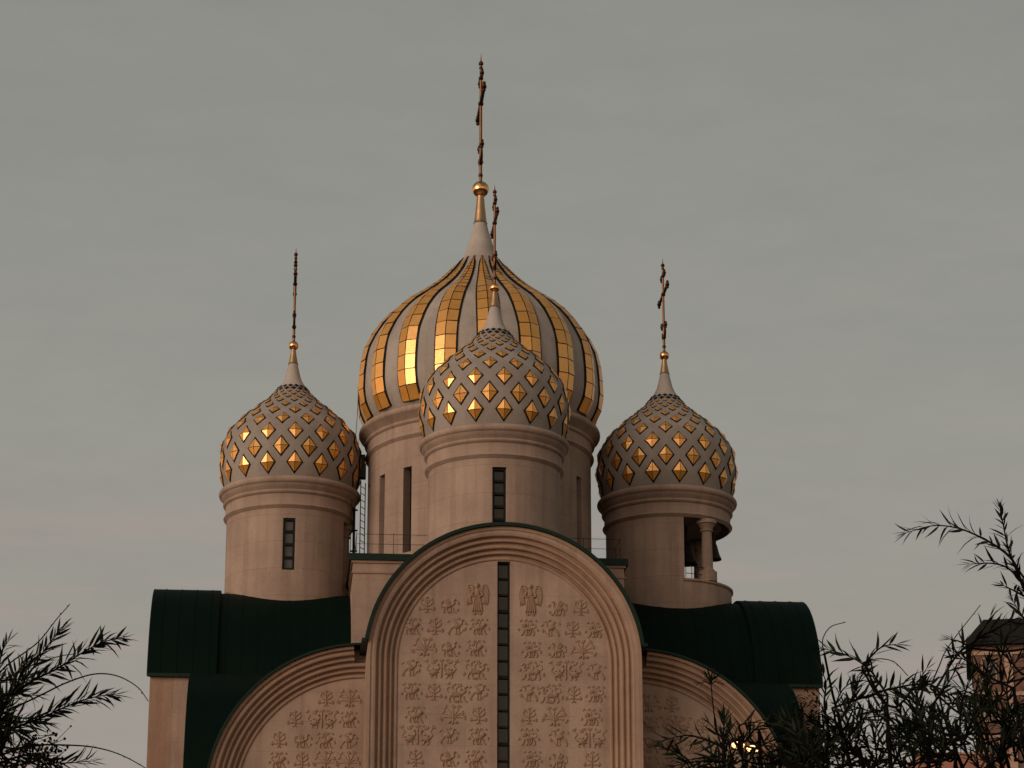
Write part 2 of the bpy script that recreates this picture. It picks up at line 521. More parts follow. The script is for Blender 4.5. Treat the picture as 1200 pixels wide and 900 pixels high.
# ---- the four arms: one gable + barrel roof, copied round -----------------
RIN = 3.86
DEEP = .62
SLW, SLT = .47, 27.05      # slit width, top
def make_gable():
    bm = bmesh.new()
    # body behind
    poly_extrude(bm, arch_outline(R-.007, HS, 0), 'y', -L+DEEP+.40, -5.30)
    # tympanum field in three pieces round the slit
    f0, f1 = -L+DEEP, -L+DEEP+.40
    ro = RIN+.1
    hw = SLW/2
    n = 40
    a_s = math.acos(hw/ro)
    right = [(hw, 0)] + [(ro, 0)] + [(ro*math.cos(a_s*i/n), HS+ro*math.sin(a_s*i/n)) for i in range(n+1)]
    poly_extrude(bm, right, 'y', f0, f1)
    poly_extrude(bm, [(-x, z) for x, z in right], 'y', f0, f1)
    zt = HS+ro*math.sin(a_s)
    poly_extrude(bm, [(-hw, SLT), (hw, SLT), (hw, zt), (0, HS+ro), (-hw, zt)], 'y', f0, f1)
    # side returns of the projecting bay
    o1 = arch_outline(R-.004, HS, 0); i1 = arch_outline(R-.25, HS, 0)
    ya, yb = -L+.05, -L+DEEP+.46
    V = strip(bm, [[(u, ya, z) for u, z in i1], [(u, ya, z) for u, z in o1], [(u, yb, z) for u, z in o1], [(u, yb, z) for u, z in i1]])
    for j in range(len(o1)-1): bm.faces.new((V[3][j], V[3][j+1], V[0][j+1], V[0][j]))
    w = obj('gable_wall', bm, PLASTER, church, recalc=True)
    bm = bmesh.new()
    pr = moulding(R-RIN, DEEP)
    pr = [(.03, .9), (.0, .9)] + pr
    archivolt(bm, pr, 0, HS, R, -L, ident, 0, PI, (HS, HS), 72)
    obj('archivolt', bm, STONE, w, smooth=60, recalc=True)
    slit(w, SLW, 8.0, SLT, -L+DEEP+.26, 31)
    return w

def roof_shell(bm, r0, r1, hs, a, b, axis='y', a0=ARC0, a1=PI-ARC0, n=56, cx=0):
    out = [(cx-r1*math.cos(a0+(a1-a0)*i/n), hs+r1*math.sin(a0+(a1-a0)*i/n)) for i in range(n+1)]
    inn = [(cx-r0*math.cos(a0+(a1-a0)*i/n), hs+r0*math.sin(a0+(a1-a0)*i/n)) for i in range(n+1)]
    def P(u, z, t): return (u, t, z) if axis == 'y' else (t, u, z)
    rows = [[P(u, z, a) for u, z in inn], [P(u, z, a) for u, z in out], [P(u, z, b) for u, z in out], [P(u, z, b) for u, z in inn]]
    V = strip(bm, rows)
    for j in range(n):
        bm.faces.new((V[3][j], V[3][j+1], V[0][j+1], V[0][j]))
    for e in (0, n):
        bm.faces.new([V[i][e] for i in range(4)])

def make_barrel():
    bm = bmesh.new()
    roof_shell(bm, R+.003, R+.125, HS, -L-.10, -L+2.55)
    roof_shell(bm, R-.1, R+.002, HS, -L+2.55, -5.30)
    y = -L+.35                                # standing seams of the sheet metal
    while y < -5.6:
        rr = R+.12 if y < -L+2.5 else R-.004
        roof_shell(bm, rr, rr+.022, HS, y, y+.03, n=40)
        y += .62
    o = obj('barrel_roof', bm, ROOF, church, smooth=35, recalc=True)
    bm = bmesh.new()
    roof_shell(bm, R+.008, R+.133, HS, -L-.135, -L-.101, a0=ARC0*.96, a1=PI-ARC0*.96)
    for s in (-1, 1):                       # gutter edge along the foot of the roof
        z = HS+R*math.sin(ARC0)
        box(bm, min(s*(R+.0), s*(R+.2)), max(s*(R+.0), s*(R+.2)), -L-.10, -L+2.55, z-.07, z+.05)
    obj('roof_edge', bm, RIM, o, recalc=True)
    return o

front = make_gable()
barrel = make_barrel()
for k in (1, 2, 3):
    g = front.copy(); C.objects.link(g); g.parent = church; g.rotation_euler = (0, 0, k*PI/2); g.location.z = WING_UP
    for ch in front.children:
        c = ch.copy(); C.objects.link(c); c.parent = g
    g = barrel.copy(); C.objects.link(g); g.parent = church; g.rotation_euler = (0, 0, k*PI/2); g.location.z = WING_UP
    for ch in barrel.children:
        c = ch.copy(); C.objects.link(c); c.parent = g

# reliefs of the front gable (left half; mirrored to the right)
ROWS = [
    (25.35, [('tree', -2.83), ('griffin', -2.02)]),
    (24.55, [('lion', -3.36), ('tree', -2.52), ('bird', -1.72), ('lion', -.9)]),
    (23.76, [('bush', -2.92), ('griffin', -1.99), ('lion', -1.02)]),
    (22.97, [('bird', -3.38), ('pair', -2.28), ('beast', -1.02)]),
    (22.12, [('lion', -3.36), ('tree', -2.55), ('beast', -1.70), ('bird', -.92)]),
    (21.27, [('lion', -3.20), ('bush', -1.86), ('tree', -.92)]),
    (20.53, [('pair', -3.12), ('bird', -2.0), ('lion', -.92)]),
    (19.70, [('tree', -3.20), ('griffin', -2.0), ('lion', -1.03)]),
    (18.90, [('bird', -3.30), ('pair', -2.2), ('beast', -.98)]),
]
yf = -L+DEEP
for z, row in ROWS:
    for i, (k, x) in enumerate(row):
        for s in (1, -1):
            kk = k
            if s == -1 and k == 'beast': kk = 'griffin' if i % 2 else 'beast'
            relief(kk, s*x, yf, z+random.uniform(-.02, .02), front, s == -1, random.uniform(.97, 1.03))
for s in (1, -1):
    relief('angel', s*-.98, yf, 25.67, front, s == -1)

# ---- four corner bays with quarter arches --------------------------------
def quarter(r, cx, cz, a0, a1, n=32):
    return [(cx-r*math.cos(a0+(a1-a0)*i/n), cz+r*math.sin(a0+(a1-a0)*i/n)) for i in range(n+1)]
HQB = HQ-R2
def make_corner():
    W = 1.08; DP = .62
    bm = bmesh.new()
    out = quarter(R2-.02, -R, HQB, 0, PI/2) + [(-R+.3, HQ-.02), (-R+.3, 0), (-R-R2+.02, 0)]
    poly_extrude(bm, out, 'y', -L2+DP+.02, -R+.3)
    poly_extrude(bm, [(u+.003, z-.004) for u, z in out], 'x', -L2+DP+.02, -R+.297)
    # low corner pier
    box(bm, -L2+.02, -R-R2+.0, -L2+.02, -R-R2, 0, HQB-.05)
    c = obj('corner_bay_wall', bm, PLASTER, church, recalc=True)
    pr = moulding(W, DP)
    half = len(pr)//2
    for f in (ident, swap):
        bm = bmesh.new()
        # outer orders stop short of the middle bay, inner orders run on
        archivolt(bm, [(0, DP+.1)]+pr[:half+1]+[(pr[half][0], DP)], -R, HQB, R2, -L2, f, 0, rad(85.6), (HQB, None), 40)
        archivolt(bm, [(pr[half][0]-.02, DP+.05), (pr[half][0]-.02, pr[half][1]+.02)]+pr[half+1:], -R, HQB, R2, -L2, f, 0, PI/2, (HQB, None), 40)
        obj('archivolt', bm, STONE, c, smooth=60, recalc=True)
    bm = bmesh.new()
    for ax in 'yx':
        d = 0 if ax == 'y' else .004
        # thin rim and roof sheet
        o1 = quarter(R2+.085-d, -R, HQB, -.02, rad(90)); i1 = quarter(R2+.004-d, -R, HQB, -.02, rad(90))
        def P(u, z, t): return (u, t, z) if ax == 'y' else (t, u, z)
        a, b = -L2-.10, -R-.02
        V = strip(bm, [[P(u, z, a) for u, z in i1], [P(u, z, a) for u, z in o1], [P(u, z, b) for u, z in o1], [P(u, z, b) for u, z in i1]])
        for e in (0, -1): bm.faces.new([V[i][e] for i in range(4)])
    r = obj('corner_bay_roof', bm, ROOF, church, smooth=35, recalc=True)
    bm = bmesh.new()
    for ax in 'yx':
        o1 = quarter(R2+.092, -R, HQB, 0, rad(89)); i1 = quarter(R2+.008, -R, HQB, 0, rad(89))
        def P(u, z, t): return (u, t, z) if ax == 'y' else (t, u, z)
        a, b = -L2-.125, -L2-.101
        V = strip(bm, [[P(u, z, b) for u, z in i1], [P(u, z, a) for u, z in i1], [P(u, z, a) for u, z in o1], [P(u, z, b) for u, z in o1]])
    obj('roof_edge', bm, RIM, r, recalc=True)
    return c, r
corner, croof = make_corner()
yq = -L2+.62+.02
corner_right = None
for k in (1, 2, 3):
    for o in (corner, croof):
        g = o.copy(); C.objects.link(g); g.parent = church; g.rotation_euler = (0, 0, k*PI/2)
        if o is corner and k == 1: corner_right = g
        for ch in o.children:
            c = ch.copy(); C.objects.link(c); c.parent = g
# reliefs in the two front quarter arches
seq = ['bush', 'tree', 'lion', 'pair', 'tree', 'bird', 'lion', 'griffin', 'tree', 'bush']
q = 0
for z in (22.15, 21.38, 20.60, 19.85, 19.10):
    x = -R-.55
    while (x+R)**2+(z+.1-HQB)**2 < (R2-1.08-.42)**2 and x > -R-4.3:
        k = seq[q % len(seq)]; q += 1
        wid = 1.12 if k == 'pair' else .84
        o = relief(k, x-(wid-.8)/2, yq, z, corner, False, .95)
        m = relief(k, -x+(wid-.8)/2, yq, z, corner_right, True, .95)
        # the right bay is a turned copy: undo its turn for the child
        m.matrix_parent_inverse = Matrix.Rotation(-PI/2, 4, 'Z')
        x -= wid

# ---- central pedestal ----------------------------------------------------
PW, PH = 5.36, 29.04
bm = bmesh.new()
box(bm, -PW, PW, -PW, PW, 18, PH-.26)
ped = obj('pedestal', bm, PLASTER, church, recalc=True)
bm = bmesh.new()
box(bm, -PW-.05, PW+.05, -PW-.05, PW+.05, PH-.78, PH-.70); box(bm, -PW-.07, PW+.07, -PW-.07, PW+.07, PH-.36, PH-.262)
obj('cornice', bm, STONE, ped, recalc=True)
bm = bmesh.new()
box(bm, -PW-.16, PW+.16, -PW-.16, PW+.16, PH-.26, PH)
obj('roof_edge', bm, RIM, ped, recalc=True)
bm = bmesh.new()      # thin safety railing round the pedestal roof
q = PW-.12
for s in (-1, 1):
    for h in (.45, .85):
        tube(bm, [(-q, s*q, PH+h), (q, s*q, PH+h)], .010, 5); tube(bm, [(s*q, -q, PH+h), (s*q, q, PH+h)], .010, 5)
    for t in (-1, -.72, -.45, .0, .45, .72, 1):
        tube(bm, [(t*q, s*q, PH), (t*q, s*q, PH+.9)], .012, 5)
        if abs(t) < 1: tube(bm, [(s*q, t*q, PH), (s*q, t*q, PH+.9)], .012, 5)
obj('roof_railing', bm, IRON, church, recalc=True)

# ---- drums ---------------------------------------------------------------
def drum_wall(bm, r, z0, z1, openings, depth=.32, n=120):
    """cylinder wall with rectangular openings (azimuth, width, bottom, top), with reveals"""
    angs = set(round(2*PI*k/n, 6) for k in range(n))
    spans = []
    for az, w, zb, zt in openings:
        h = -w if w < 0 else math.asin(w/2/r)      # a negative width is a half angle
        spans.append((az-h, az+h, zb, zt))
    for a, b, zb, zt in spans:
        A = [x for x in angs if not (min((x-a) % (2*PI), (a-x) % (2*PI)) < .012 or min((x-b) % (2*PI), (b-x) % (2*PI)) < .012)]
        angs = set(A) | {round(a % (2*PI), 6), round(b % (2*PI), 6)}
    angs = sorted(angs)
    zs = sorted({z0, z1} | {z for s in spans for z in s[2:]})
    G = [[bm.verts.new(pt(a, r, z)) for a in angs] for z in zs]
    H = [[bm.verts.new(pt(a, r-depth, z)) for a in angs] for z in zs]
    m = len(angs)
    def hole(j, i):
        am = (angs[j]+((angs[(j+1) % m]-angs[j]) % (2*PI))/2)
        zm = (zs[i]+zs[i+1])/2
        return any(((am-a) % (2*PI)) < ((b-a) % (2*PI)) and zb < zm < zt for a, b, zb, zt in spans)
    HO = [[hole(j, i) for j in range(m)] for i in range(len(zs)-1)]
    for i in range(len(zs)-1):
        for j in range(m):
            k = (j+1) % m
            if not HO[i][j]:
                bm.faces.new((G[i][j], G[i][k], G[i+1][k], G[i+1][j]))
                bm.faces.new((H[i][k], H[i][j], H[i+1][j], H[i+1][k]))
                if HO[i][j-1]: bm.faces.new((G[i][j], G[i+1][j], H[i+1][j], H[i][j]))
                if HO[i][k]: bm.faces.new((G[i+1][k], G[i][k], H[i][k], H[i+1][k]))
                if i+1 < len(zs)-1 and HO[i+1][j]: bm.faces.new((G[i+1][j], G[i+1][k], H[i+1][k], H[i+1][j]))
                if i > 0 and HO[i-1][j]: bm.faces.new((G[i][k], G[i][j], H[i][j], H[i][k]))

def cornice_profile(rw, rc, zc):
    """rings from wall to dome foot: torus at zc, frieze and lower string moulding"""
    p = [(rw, zc-1.16), (rw+.06, zc-1.12)]
    p += [(rw+.07+.07*math.sin(PI*k/6), zc-1.10+.13*k/6) for k in range(7)]
    p += [(rw+.06, zc-.95), (rw+.065, zc-.56), (rw+.11, zc-.54)]
    p += [(rw+.12+.05*math.sin(PI*k/6), zc-.53+.14*k/6) for k in range(7)]
    p += [(rw+.13, zc-.37), (rw+.16, zc-.35)]
    a = .155
    p += [(rc-a+a*math.cos(t)*1.0, zc+a*math.sin(t)) for t in [(-PI/2+.35)+(PI-.35)*k/9 for k in range(10)]]
    return p

MAIN = [(4.566, 35.75), (4.788, 36.072), (4.951, 36.394), (5.056, 36.716), (5.106, 37.038), (5.117, 37.361), (5.107, 37.683), (5.085, 38.005), (5.055, 38.327), (5.012, 38.649), (4.934, 38.971), (4.801, 39.293), (4.638, 39.615), (4.447, 39.937), (4.215, 40.259), (3.933, 40.582), (3.595, 40.904), (3.185, 41.226), (2.752, 41.548), (2.342, 41.87), (1.97, 42.192), (1.657, 42.514), (1.364, 42.836), (1.095, 43.158), (0.854, 43.481), (0.677, 43.803), (0.57, 44.125), (0.468, 44.447), (0.372, 44.769), (0.296, 45.091), (0.242, 45.413), (0.207, 45.735), (0.175, 46.057), (0.14, 46.48)]
SMALL = [(2.66, 32.90), (2.74, 33.167), (2.80, 33.384), (2.848, 33.601), (2.88, 33.818), (2.896, 34.035), (2.90, 34.252), (2.895, 34.469), (2.878, 34.686), (2.84, 34.902), (2.775, 35.119), (2.67, 35.336), (2.52, 35.553), (2.338, 35.77), (2.139, 35.987), (1.913, 36.204), (1.668, 36.421), (1.42, 36.638), (1.156, 36.855), (0.927, 37.072), (0.752, 37.289), (0.6, 37.506), (0.448, 37.723), (0.348, 37.94), (0.289, 38.157), (0.239, 38.374), (0.193, 38.59), (0.153, 38.807), (0.115, 39.024), (0.079, 39.30)]

class Prof:
    def __init__(self, P):
        Q = catmull([Vector((r, 0, z)) for r, z in P], 5)
        self.q = [(v.x, v.z) for v in Q]
        self.s = [0]
        for a, b in zip(self.q, self.q[1:]): self.s.append(self.s[-1]+math.hypot(b[0]-a[0], b[1]-a[1]))
    def at(self, s):
        s = min(max(s, 0), self.s[-1]-1e-6)
        import bisect
        i = min(max(bisect.bisect_right(self.s, s)-1, 0), len(self.q)-2)
        f = (s-self.s[i])/(self.s[i+1]-self.s[i])
        a, b = self.q[i], self.q[i+1]
        d = Vector((b[0]-a[0], b[1]-a[1])).normalized()
        return a[0]+(b[0]-a[0])*f, a[1]+(b[1]-a[1])*f, d.y, -d.x      # r, z, normal r, normal z
    def s_of_z(self, z):
        if z <= self.q[0][1]: return 0.0
        for i in range(len(self.q)-1):
            if self.q[i][1] <= z <= self.q[i+1][1]:
                return self.s[i]+(self.s[i+1]-self.s[i])*(z-self.q[i][1])/(self.q[i+1][1]-self.q[i][1])
        return self.s[-1]
    def P(self, s, az, off):
        r, z, nr, nz = self.at(s)
        return pt(az, r+nr*off, z+nz*off)

MAIN = [(r-.05 if z < 43 else r-.05*max(0, (44.2-z)/1.2), z) for r, z in MAIN]
PM, PS = Prof(MAIN), Prof(SMALL)

def dome_body(parent, prof, z_lo, z_hi, mat, name='dome', n=128):
    bm = bmesh.new()
    s0, s1 = prof.s_of_z(z_lo), prof.s_of_z(z_hi)
    k = 60
    lathe(bm, [prof.at(s0+(s1-s0)*i/k)[:2] for i in range(k+1)], n)
    return obj(name, bm, mat, parent, smooth=50, recalc=True)

def finial(parent, prof, zc, zb, ztip, rball, big, seam):
    """gilded neck, ball and cross; cross is seen edge on, its arms run front to back"""
    bm = bmesh.new()
    s0, s1 = prof.s_of_z(zc), prof.s_of_z(zb-rball*.8)
    rows = [prof.at(s0+(s1-s0)*i/14) for i in range(15)]
    lathe(bm, [(rows[0][0]+.03, rows[0][1]-.02)]+[(r*1.0+.012, z) for r, z, a, b in rows], 32)
    f = obj('gilded_neck', bm, GOLDC, parent, smooth=50, recalc=True)
    bm = bmesh.new()
    m = 24
    lathe(bm, [(max(.002, rball*math.cos(-PI/2+PI*i/m)), zb+rball*.97*math.sin(-PI/2+PI*i/m)) for i in range(m+1)], 40)
    obj('ball', bm, GOLD2, f, smooth=50, recalc=True)
    # eight-pointed cross on a round shaft with budded ends
    bm = bmesh.new()
    z0 = zb+rball*.95
    H = ztip-z0
    t = .066 if big else .052
    tube(bm, [(0, 0, z0-.05), (0, 0, ztip-H*.03)], [t*1.1, t*.85], 8)
    tube(bm, [(0, 0, ztip-H*.03), (0, 0, ztip+H*.03)], [t*.5, t*.1], 6)
    def knob(y, z, r, mi=1):
        n0 = set(bm.faces)
        bmesh.ops.create_icosphere(bm, subdivisions=2, radius=r, matrix=Matrix.Translation((0, y, z)))
        for f_ in bm.faces:
            if f_ not in n0: f_.material_index = mi
    def arm(zc_, half, slope, th):
        tube(bm, [(0, -half, zc_+slope*half), (0, half, zc_-slope*half)], [th*1.15, th*1.15], 8, mi=1)
        for s in (-1, 1):
            y, z = s*half, zc_-slope*s*half
            knob(y, z, th*1.6); knob(y+s*th*.6, z+th*2.1, th*1.1); knob(y+s*th*.6, z-th*2.1, th*1.1); knob(y+s*th*2.2, z, th*1.1)
        knob(0, zc_, th*1.7)
    knob(0, ztip-H*.05, t*1.7); knob(0, ztip-H*.085, t*1.3)
    arm(ztip-H*.17, H*.10, 0, t*1.0)
    arm(ztip-H*.375, H*.31, 0, t*1.15)
    arm(ztip-H*.72, H*.13, -.25, t*1.0)
    crz = z0+H*.15
    tube(bm, [(0, H*.12*math.sin(a), crz+H*.09-H*.10*math.cos(a)) for a in [(-1.5+3*i/14) for i in range(15)]], [t*.5+t*.7*math.sin(PI*i/14) for i in range(15)], 8, mi=1)
    for h, r in ((.05, 1.6), (.155, 1.9)):
        knob(0, z0+H*h, t*r, 1)
    obj('cross', bm, [SHAFT, BRASS], f, smooth=50, recalc=True)
    return f

# ---- central dome --------------------------------------------------------
RW, RC, ZC = 4.66, 5.07, 35.57
bm = bmesh.new()
AZ0 = rad(-2.9)
ops = [(AZ0+rad(20*k), .44, PH+.62, 33.22) for k in range(18)]
drum_wall(bm, RW, PH-.1, ZC-1.15, ops, .45)
drum = obj('central_drum', bm, DRUMP, church, smooth=30, recalc=False)
for k in range(18):
    a = AZ0+rad(20*k)
    M = Matrix.Rotation(a, 4, 'Z')
    bm = bmesh.new()
    box(bm, -.24, .24, -RW+.42, -RW+.47, PH+.6, 33.25, 0)
    bmesh.ops.transform(bm, matrix=M, verts=bm.verts)
    obj('slit_window', bm, GLASS, drum)
bm = bmesh.new()
lathe(bm, cornice_profile(RW, RC, ZC), 144)
lathe(bm, [(RC-.16, ZC+.153), (4.60, ZC+.16)], 144)
obj('cornice', bm, PLASTER, drum, smooth=35, recalc=True)
dome = dome_body(church, PM, 35.70, 43.44, SKIN)
dome_body(dome, PM, 43.44, 45.20, CONEW, 'spire_cone')
WTAB = [(.0, 0), (.86, .0), (.95, .04), (1.10, .12), (1.43, .27), (2.15, .45), (3.05, .67), (4.03, .86), (4.7, .90), (5.3, .88)]
def rib_w(r, s):
    for (a, wa), (b, wb) in zip(WTAB, WTAB[1:]):
        if a <= r <= b: w = wa+(wb-wa)*(r-a)/(b-a); break
    else: w = WTAB[-1][1]
    return w
s_lo, s_hi = PM.s_of_z(36.02), PM.s_of_z(43.42)
# panel boundaries
bnd = [s_lo]
while bnd[-1] < s_hi-.12:
    w = rib_w(PM.at(bnd[-1])[0], 0)
    bnd.append(bnd[-1]+max(.26, .70*w))
bnd[-1] = s_hi
for k in range(18):
    a = AZ0+rad(2.8)+rad(20*k)
    bm = bmesh.new()
    N = 40
    rows = []
    for i in range(N+1):
        s = s_lo+(s_hi-s_lo)*i/N
        r = PM.at(s)[0]; hw = rib_w(r, s)/2+.05*(1 if i < N-1 else .3)
        d = hw/r
        up = .10*min(1, hw/.45)
        rows.append([PM.P(s, a-d, -.03), PM.P(s, a-d, .032), PM.P(s, a, .026+up), PM.P(s, a+d, .032), PM.P(s, a+d, -.03)])
    strip(bm, rows, False, 1)
    for i in range(len(bnd)-1):
        s0, s1 = bnd[i], bnd[i+1]
        g = .022
        sa, sb = s0+g, s1-g*.6
        if sb-sa < .05: continue
        for sd in (-1, 1):
            tilt = random.gauss(0, .006); tl2 = random.gauss(0, .006)
            quad = []
            for s, e in ((sa, 0), (sb, 1)):
                r = PM.at(s)[0]; hw = rib_w(r, s)/2
                hw = max(hw, .02)
                up = .10*min(1, (hw+.05)/.45)
                di, do = .018, max(hw-.015, .03)
                for x in ((di, do) if e == 0 else (do, di)):
                    off = .066+up*(1-x/(hw+.05))+tilt*(1 if e else -1)+tl2*(x-hw/2)/max(hw, .1)
                    quad.append(PM.P(s, a+sd*x/r, off))
            try: bm.faces.new([bm.verts.new(p) for p in quad]).material_index = 0
            except Exception: pass
    bm.normal_update()
    for f in bm.faces:
        c = f.calc_center_median()
        ax = Vector((c.x, c.y, max(0, c.z-37.9))).normalized()
        if f.normal.dot(ax) < 0: f.normal_flip()
    obj('gilded_rib', bm, [GOLD, DARK], dome)
finial(church, PM, 45.20, 46.776, 53.0, .37, True, 0)

# ladder and cables on the left of the central drum
bm = bmesh.new()
tube(bm, [(-RW-.30, -.25, PH), (-RW-.30, -.25, 33.5)], .022, 5)
tube(bm, [(-RW-.10, .15, PH), (-RW-.10, .15, 33.5)], .022, 5)
z = PH+.15
while z < 33.4:
    tube(bm, [(-RW-.30, -.25, z), (-RW-.10, .15, z)], .016, 5); z += .29
box(bm, -RW-.42, -RW-.1, -.4, .0, 33.6, 34.2); box(bm, -RW-.36, -RW-.14, -.35, -.1, 34.2, 34.6)
obj('ladder', bm, IRON, church, recalc=True)
bm = bmesh.new()
tube(bm, catmull([(-5.12, -.9, 37.3), (-5.28, -.9, 34), (-5.35, -.9, 31.2), (-5.4, -1.0, 29.1)]), .013, 5)
tube(bm, catmull([(-5.05, -1.0, 35.4), (-5.3, -1.0, 33), (-5.55, -1.2, 29.1)]), .010, 5)
obj('lightning_cable', bm, IRON, church, recalc=True)

# ---- small towers --------------------------------------------------------
SW, SC, SZ = 2.575, 2.935, 32.78
D = 7.89
# rows of the diamond studs along the meridian
rows_s = []
s = PS.s_of_z(33.50)
while len(rows_s) < 20:
    r, z, nr, nz = PS.at(s)
    if z > 37.54: break
    rows_s.append(s)
    s += .236*r if r > .7 else .15
def diamond(bm, i, az, simple=False):
    s = rows_s[i]
    r = PS.at(s)[0]
    ds = .236*r if r > .7 else .16
    h = ds*(.62 if i == 0 else .56 if i == 1 else .52)
    w = 2*PI*r/16*(.258 if i < 2 else .25 if i < 5 else .235)
    if r < .75: w = 2*PI*r/16*.36
    up = .27*w
    def Q(a, b, off): return PS.P(s+b*h, az+a*w/r, off)
    e = 1.21
    fr = [Q(0, e, .012), Q(e, 0, .012), Q(0, -e, .012), Q(-e, 0, .012)]
    top = Q(0, 0, .012+up)
    V = [bm.verts.new(p) for p in fr]; T = bm.verts.new(top)
    lo = [bm.verts.new(p) for p in (Q(0, e, -.05), Q(e, 0, -.05), Q(0, -e, -.05), Q(-e, 0, -.05))]
    for k in range(4):
        bm.faces.new((V[k], T, V[(k+1) % 4])).material_index = 1
        bm.faces.new((lo[k], V[k], V[(k+1) % 4], lo[(k+1) % 4])).material_index = 1
    if i >= len(rows_s)-2: return
    cs = [(0, 1), (1, 0), (0, -1), (-1, 0)]
    jit = random.uniform(-.12, .12), random.uniform(-.12, .12)
    for k in range(4):
        a, b = cs[k], cs[(k+1) % 4]
        m = ((a[0]+b[0])/3, (a[1]+b[1])/3)
        tri = []
        for c in (a, (jit[0]*0, jit[1]*0), b):
            x, y = m[0]+(c[0]-m[0])*.90, m[1]+(c[1]-m[1])*.90
            rim = abs(x)+abs(y)
            tri.append(Q(x, y, .030+up*(1-rim/1.21)*1.06))
        bm.faces.new([bm.verts.new(p) for p in tri]).material_index = 0
def orient(bm, zc):
    bm.normal_update()
    for f in bm.faces:
        c = f.calc_center_median()
        ax = Vector((c.x, c.y, (c.z-zc)*.8)).normalized()
        if f.normal.dot(ax) < 0: f.normal_flip()


def make_drum(name, X, Y, openings, base):
    bm = bmesh.new()
    drum_wall(bm, SW, base, SZ-1.15, openings, .30, 96)
    d = obj(name, bm, DRUMP, church, smooth=30)
    d.location = (X, Y, 0)
    return d

def column(parent, az, r, z0, z1, rc=.20):
    bm = bmesh.new()
    c = pt(az, r, 0)
    lathe(bm, [(rc*1.7, z0), (rc*1.7, z0+.42), (rc*1.35, z0+.46), (rc*1.25, z0+.52), (rc*1.02, z0+.56), (rc, z0+1.1), (rc*.9, z1-.5),
               (rc*1.2, z1-.47), (rc*1.2, z1-.42), (rc*.95, z1-.40), (rc*1.5, z1-.18), (rc*1.8, z1-.16), (rc*1.8, z1)], 24, c.x, c.y)
    return obj('column', bm, PLASTER, parent, smooth=30, recalc=True)

def dress(d, X, Y, src=None):
    """cornice, dome, cone, neck, ball and cross of a small tower (first tower builds, the others copy)"""
    if src is None:
        bm = bmesh.new()
        lathe(bm, cornice_profile(SW, SC, SZ), 112)
        lathe(bm, [(SC-.157, SZ+.152), (2.75, SZ+.16)], 112)
        c = obj('cornice', bm, PLASTER, d, smooth=35, recalc=True)
        dm = dome_body(church, PS, 32.93, 37.52, SKIN2, 'dome', 112)
        dome_body(dm, PS, 37.52, 38.60, CONEW, 'spire_cone', 64)
        fn = finial(church, PS, 38.60, 39.409, 43.72, .21, False, 0)
    else:
        c = src[0].copy(); C.objects.link(c); c.parent = d
        dm, fn = src[1].copy(), src[2].copy()
        for o, s in ((dm, src[1]), (fn, src[2])):
            C.objects.link(o); o.parent = church
            for ch in s.children:
                if ch.name.startswith('gilded_stud'): continue
                k = ch.copy(); C.objects.link(k); k.parent = o
    dm.location = fn.location = (X, Y, 0)
    return c, dm, fn

WZ0, WZ1 = 29.04, 31.20
BZ0, BZ1 = 29.03, 31.64
d_front = make_drum('drum', 0, -D, [(0, .54, WZ0-.3, 31.26)], 27.4)
d_left = make_drum('drum', -D, 0, [(0, .50, WZ0, WZ1), (rad(100), -rad(40), 28.5, 31.45)], 27.4)
d_right = make_drum('drum', D, 0, [(rad(84), -rad(77), BZ0, BZ1)], 27.4)
tag(d_right, 'bell tower drum with a wide open belfry side')
slit(d_front, .54, WZ0-.3, 31.26, -SW+.24, 5, .05, e=.09)
slit(d_left, .50, WZ0, WZ1, -SW+.16, 4, .05, GLASSP, e=.095)
for dr, sp in ((d_right, ((35, 2.36), (138, 2.36))), (d_left, ((82, 2.30), (118, 2.30)))):
    z0, z1 = (BZ0, BZ1) if dr is d_right else (28.5, 31.45)
    for a, r in sp: column(dr, rad(a), r, z0, z1, .23)
    bm = bmesh.new()
    lathe(bm, [(0.01, z0-.12), (SW-.31, z0-.12)], 48)
    obj('belfry_floor', bm, PLASTER, dr)
    bm = bmesh.new()
    lathe(bm, [(0.01, z1+.1), (SW-.31, z1+.1)], 48)
    obj('belfry_ceiling', bm, PLASTER, dr)
bm = bmesh.new()
lathe(bm, [(SW+.004, BZ0-1.7), (SW+.03, BZ0-1.65), (SW+.04, BZ0-.14), (SW+.11, BZ0-.09), (SW+.11, BZ0-.01), (SW-.02, BZ0+.004)], 60, a0=rad(6), a1=rad(163))
obj('parapet', bm, PLASTER, d_right, smooth=35, recalc=True)
bm = bmesh.new()       # belfry guard rail
for h in (.25, .55):
    tube(bm, [pt(rad(9+24*i/24), SW-.12, BZ0+h) for i in range(25)], .016, 5)
for i in range(5):
    a = rad(9+24*i/4); tube(bm, [pt(a, SW-.12, BZ0), pt(a, SW-.12, BZ0+.56)], .014, 5)
obj('guard_rail', bm, IRON, d_right, recalc=True)
bm = bmesh.new()       # rung ladder on the inner side of the left tower
for da in (-.13, .13):
    tube(bm, [pt(rad(80)+da/SW, SW+.14, 27.6), pt(rad(80)+da/SW, SW+.14, 32.2)], .035, 5)
for i in range(16):
    z = 27.8+.29*i
    tube(bm, [pt(rad(80)-.16/SW, SW+.15, z), pt(rad(80)+.16/SW, SW+.15, z)], .026, 5)
    if i % 3 == 0: tube(bm, [pt(rad(80), SW-.02, z), pt(rad(80), SW+.28, z)], .04, 5)
obj('ladder', bm, DARK, d_left, recalc=True)
src = dress(d_front, 0, -D)
s_left = dress(d_left, -D, 0, src)
s_right = dress(d_right, D, 0, src)

def orient(bm, zc):
    bm.normal_update()
    for f in bm.faces:
        c = f.calc_center_median()
        ax = Vector((c.x, c.y, (c.z-zc)*.8)).normalized()
        if f.normal.dot(ax) < 0: f.normal_flip()
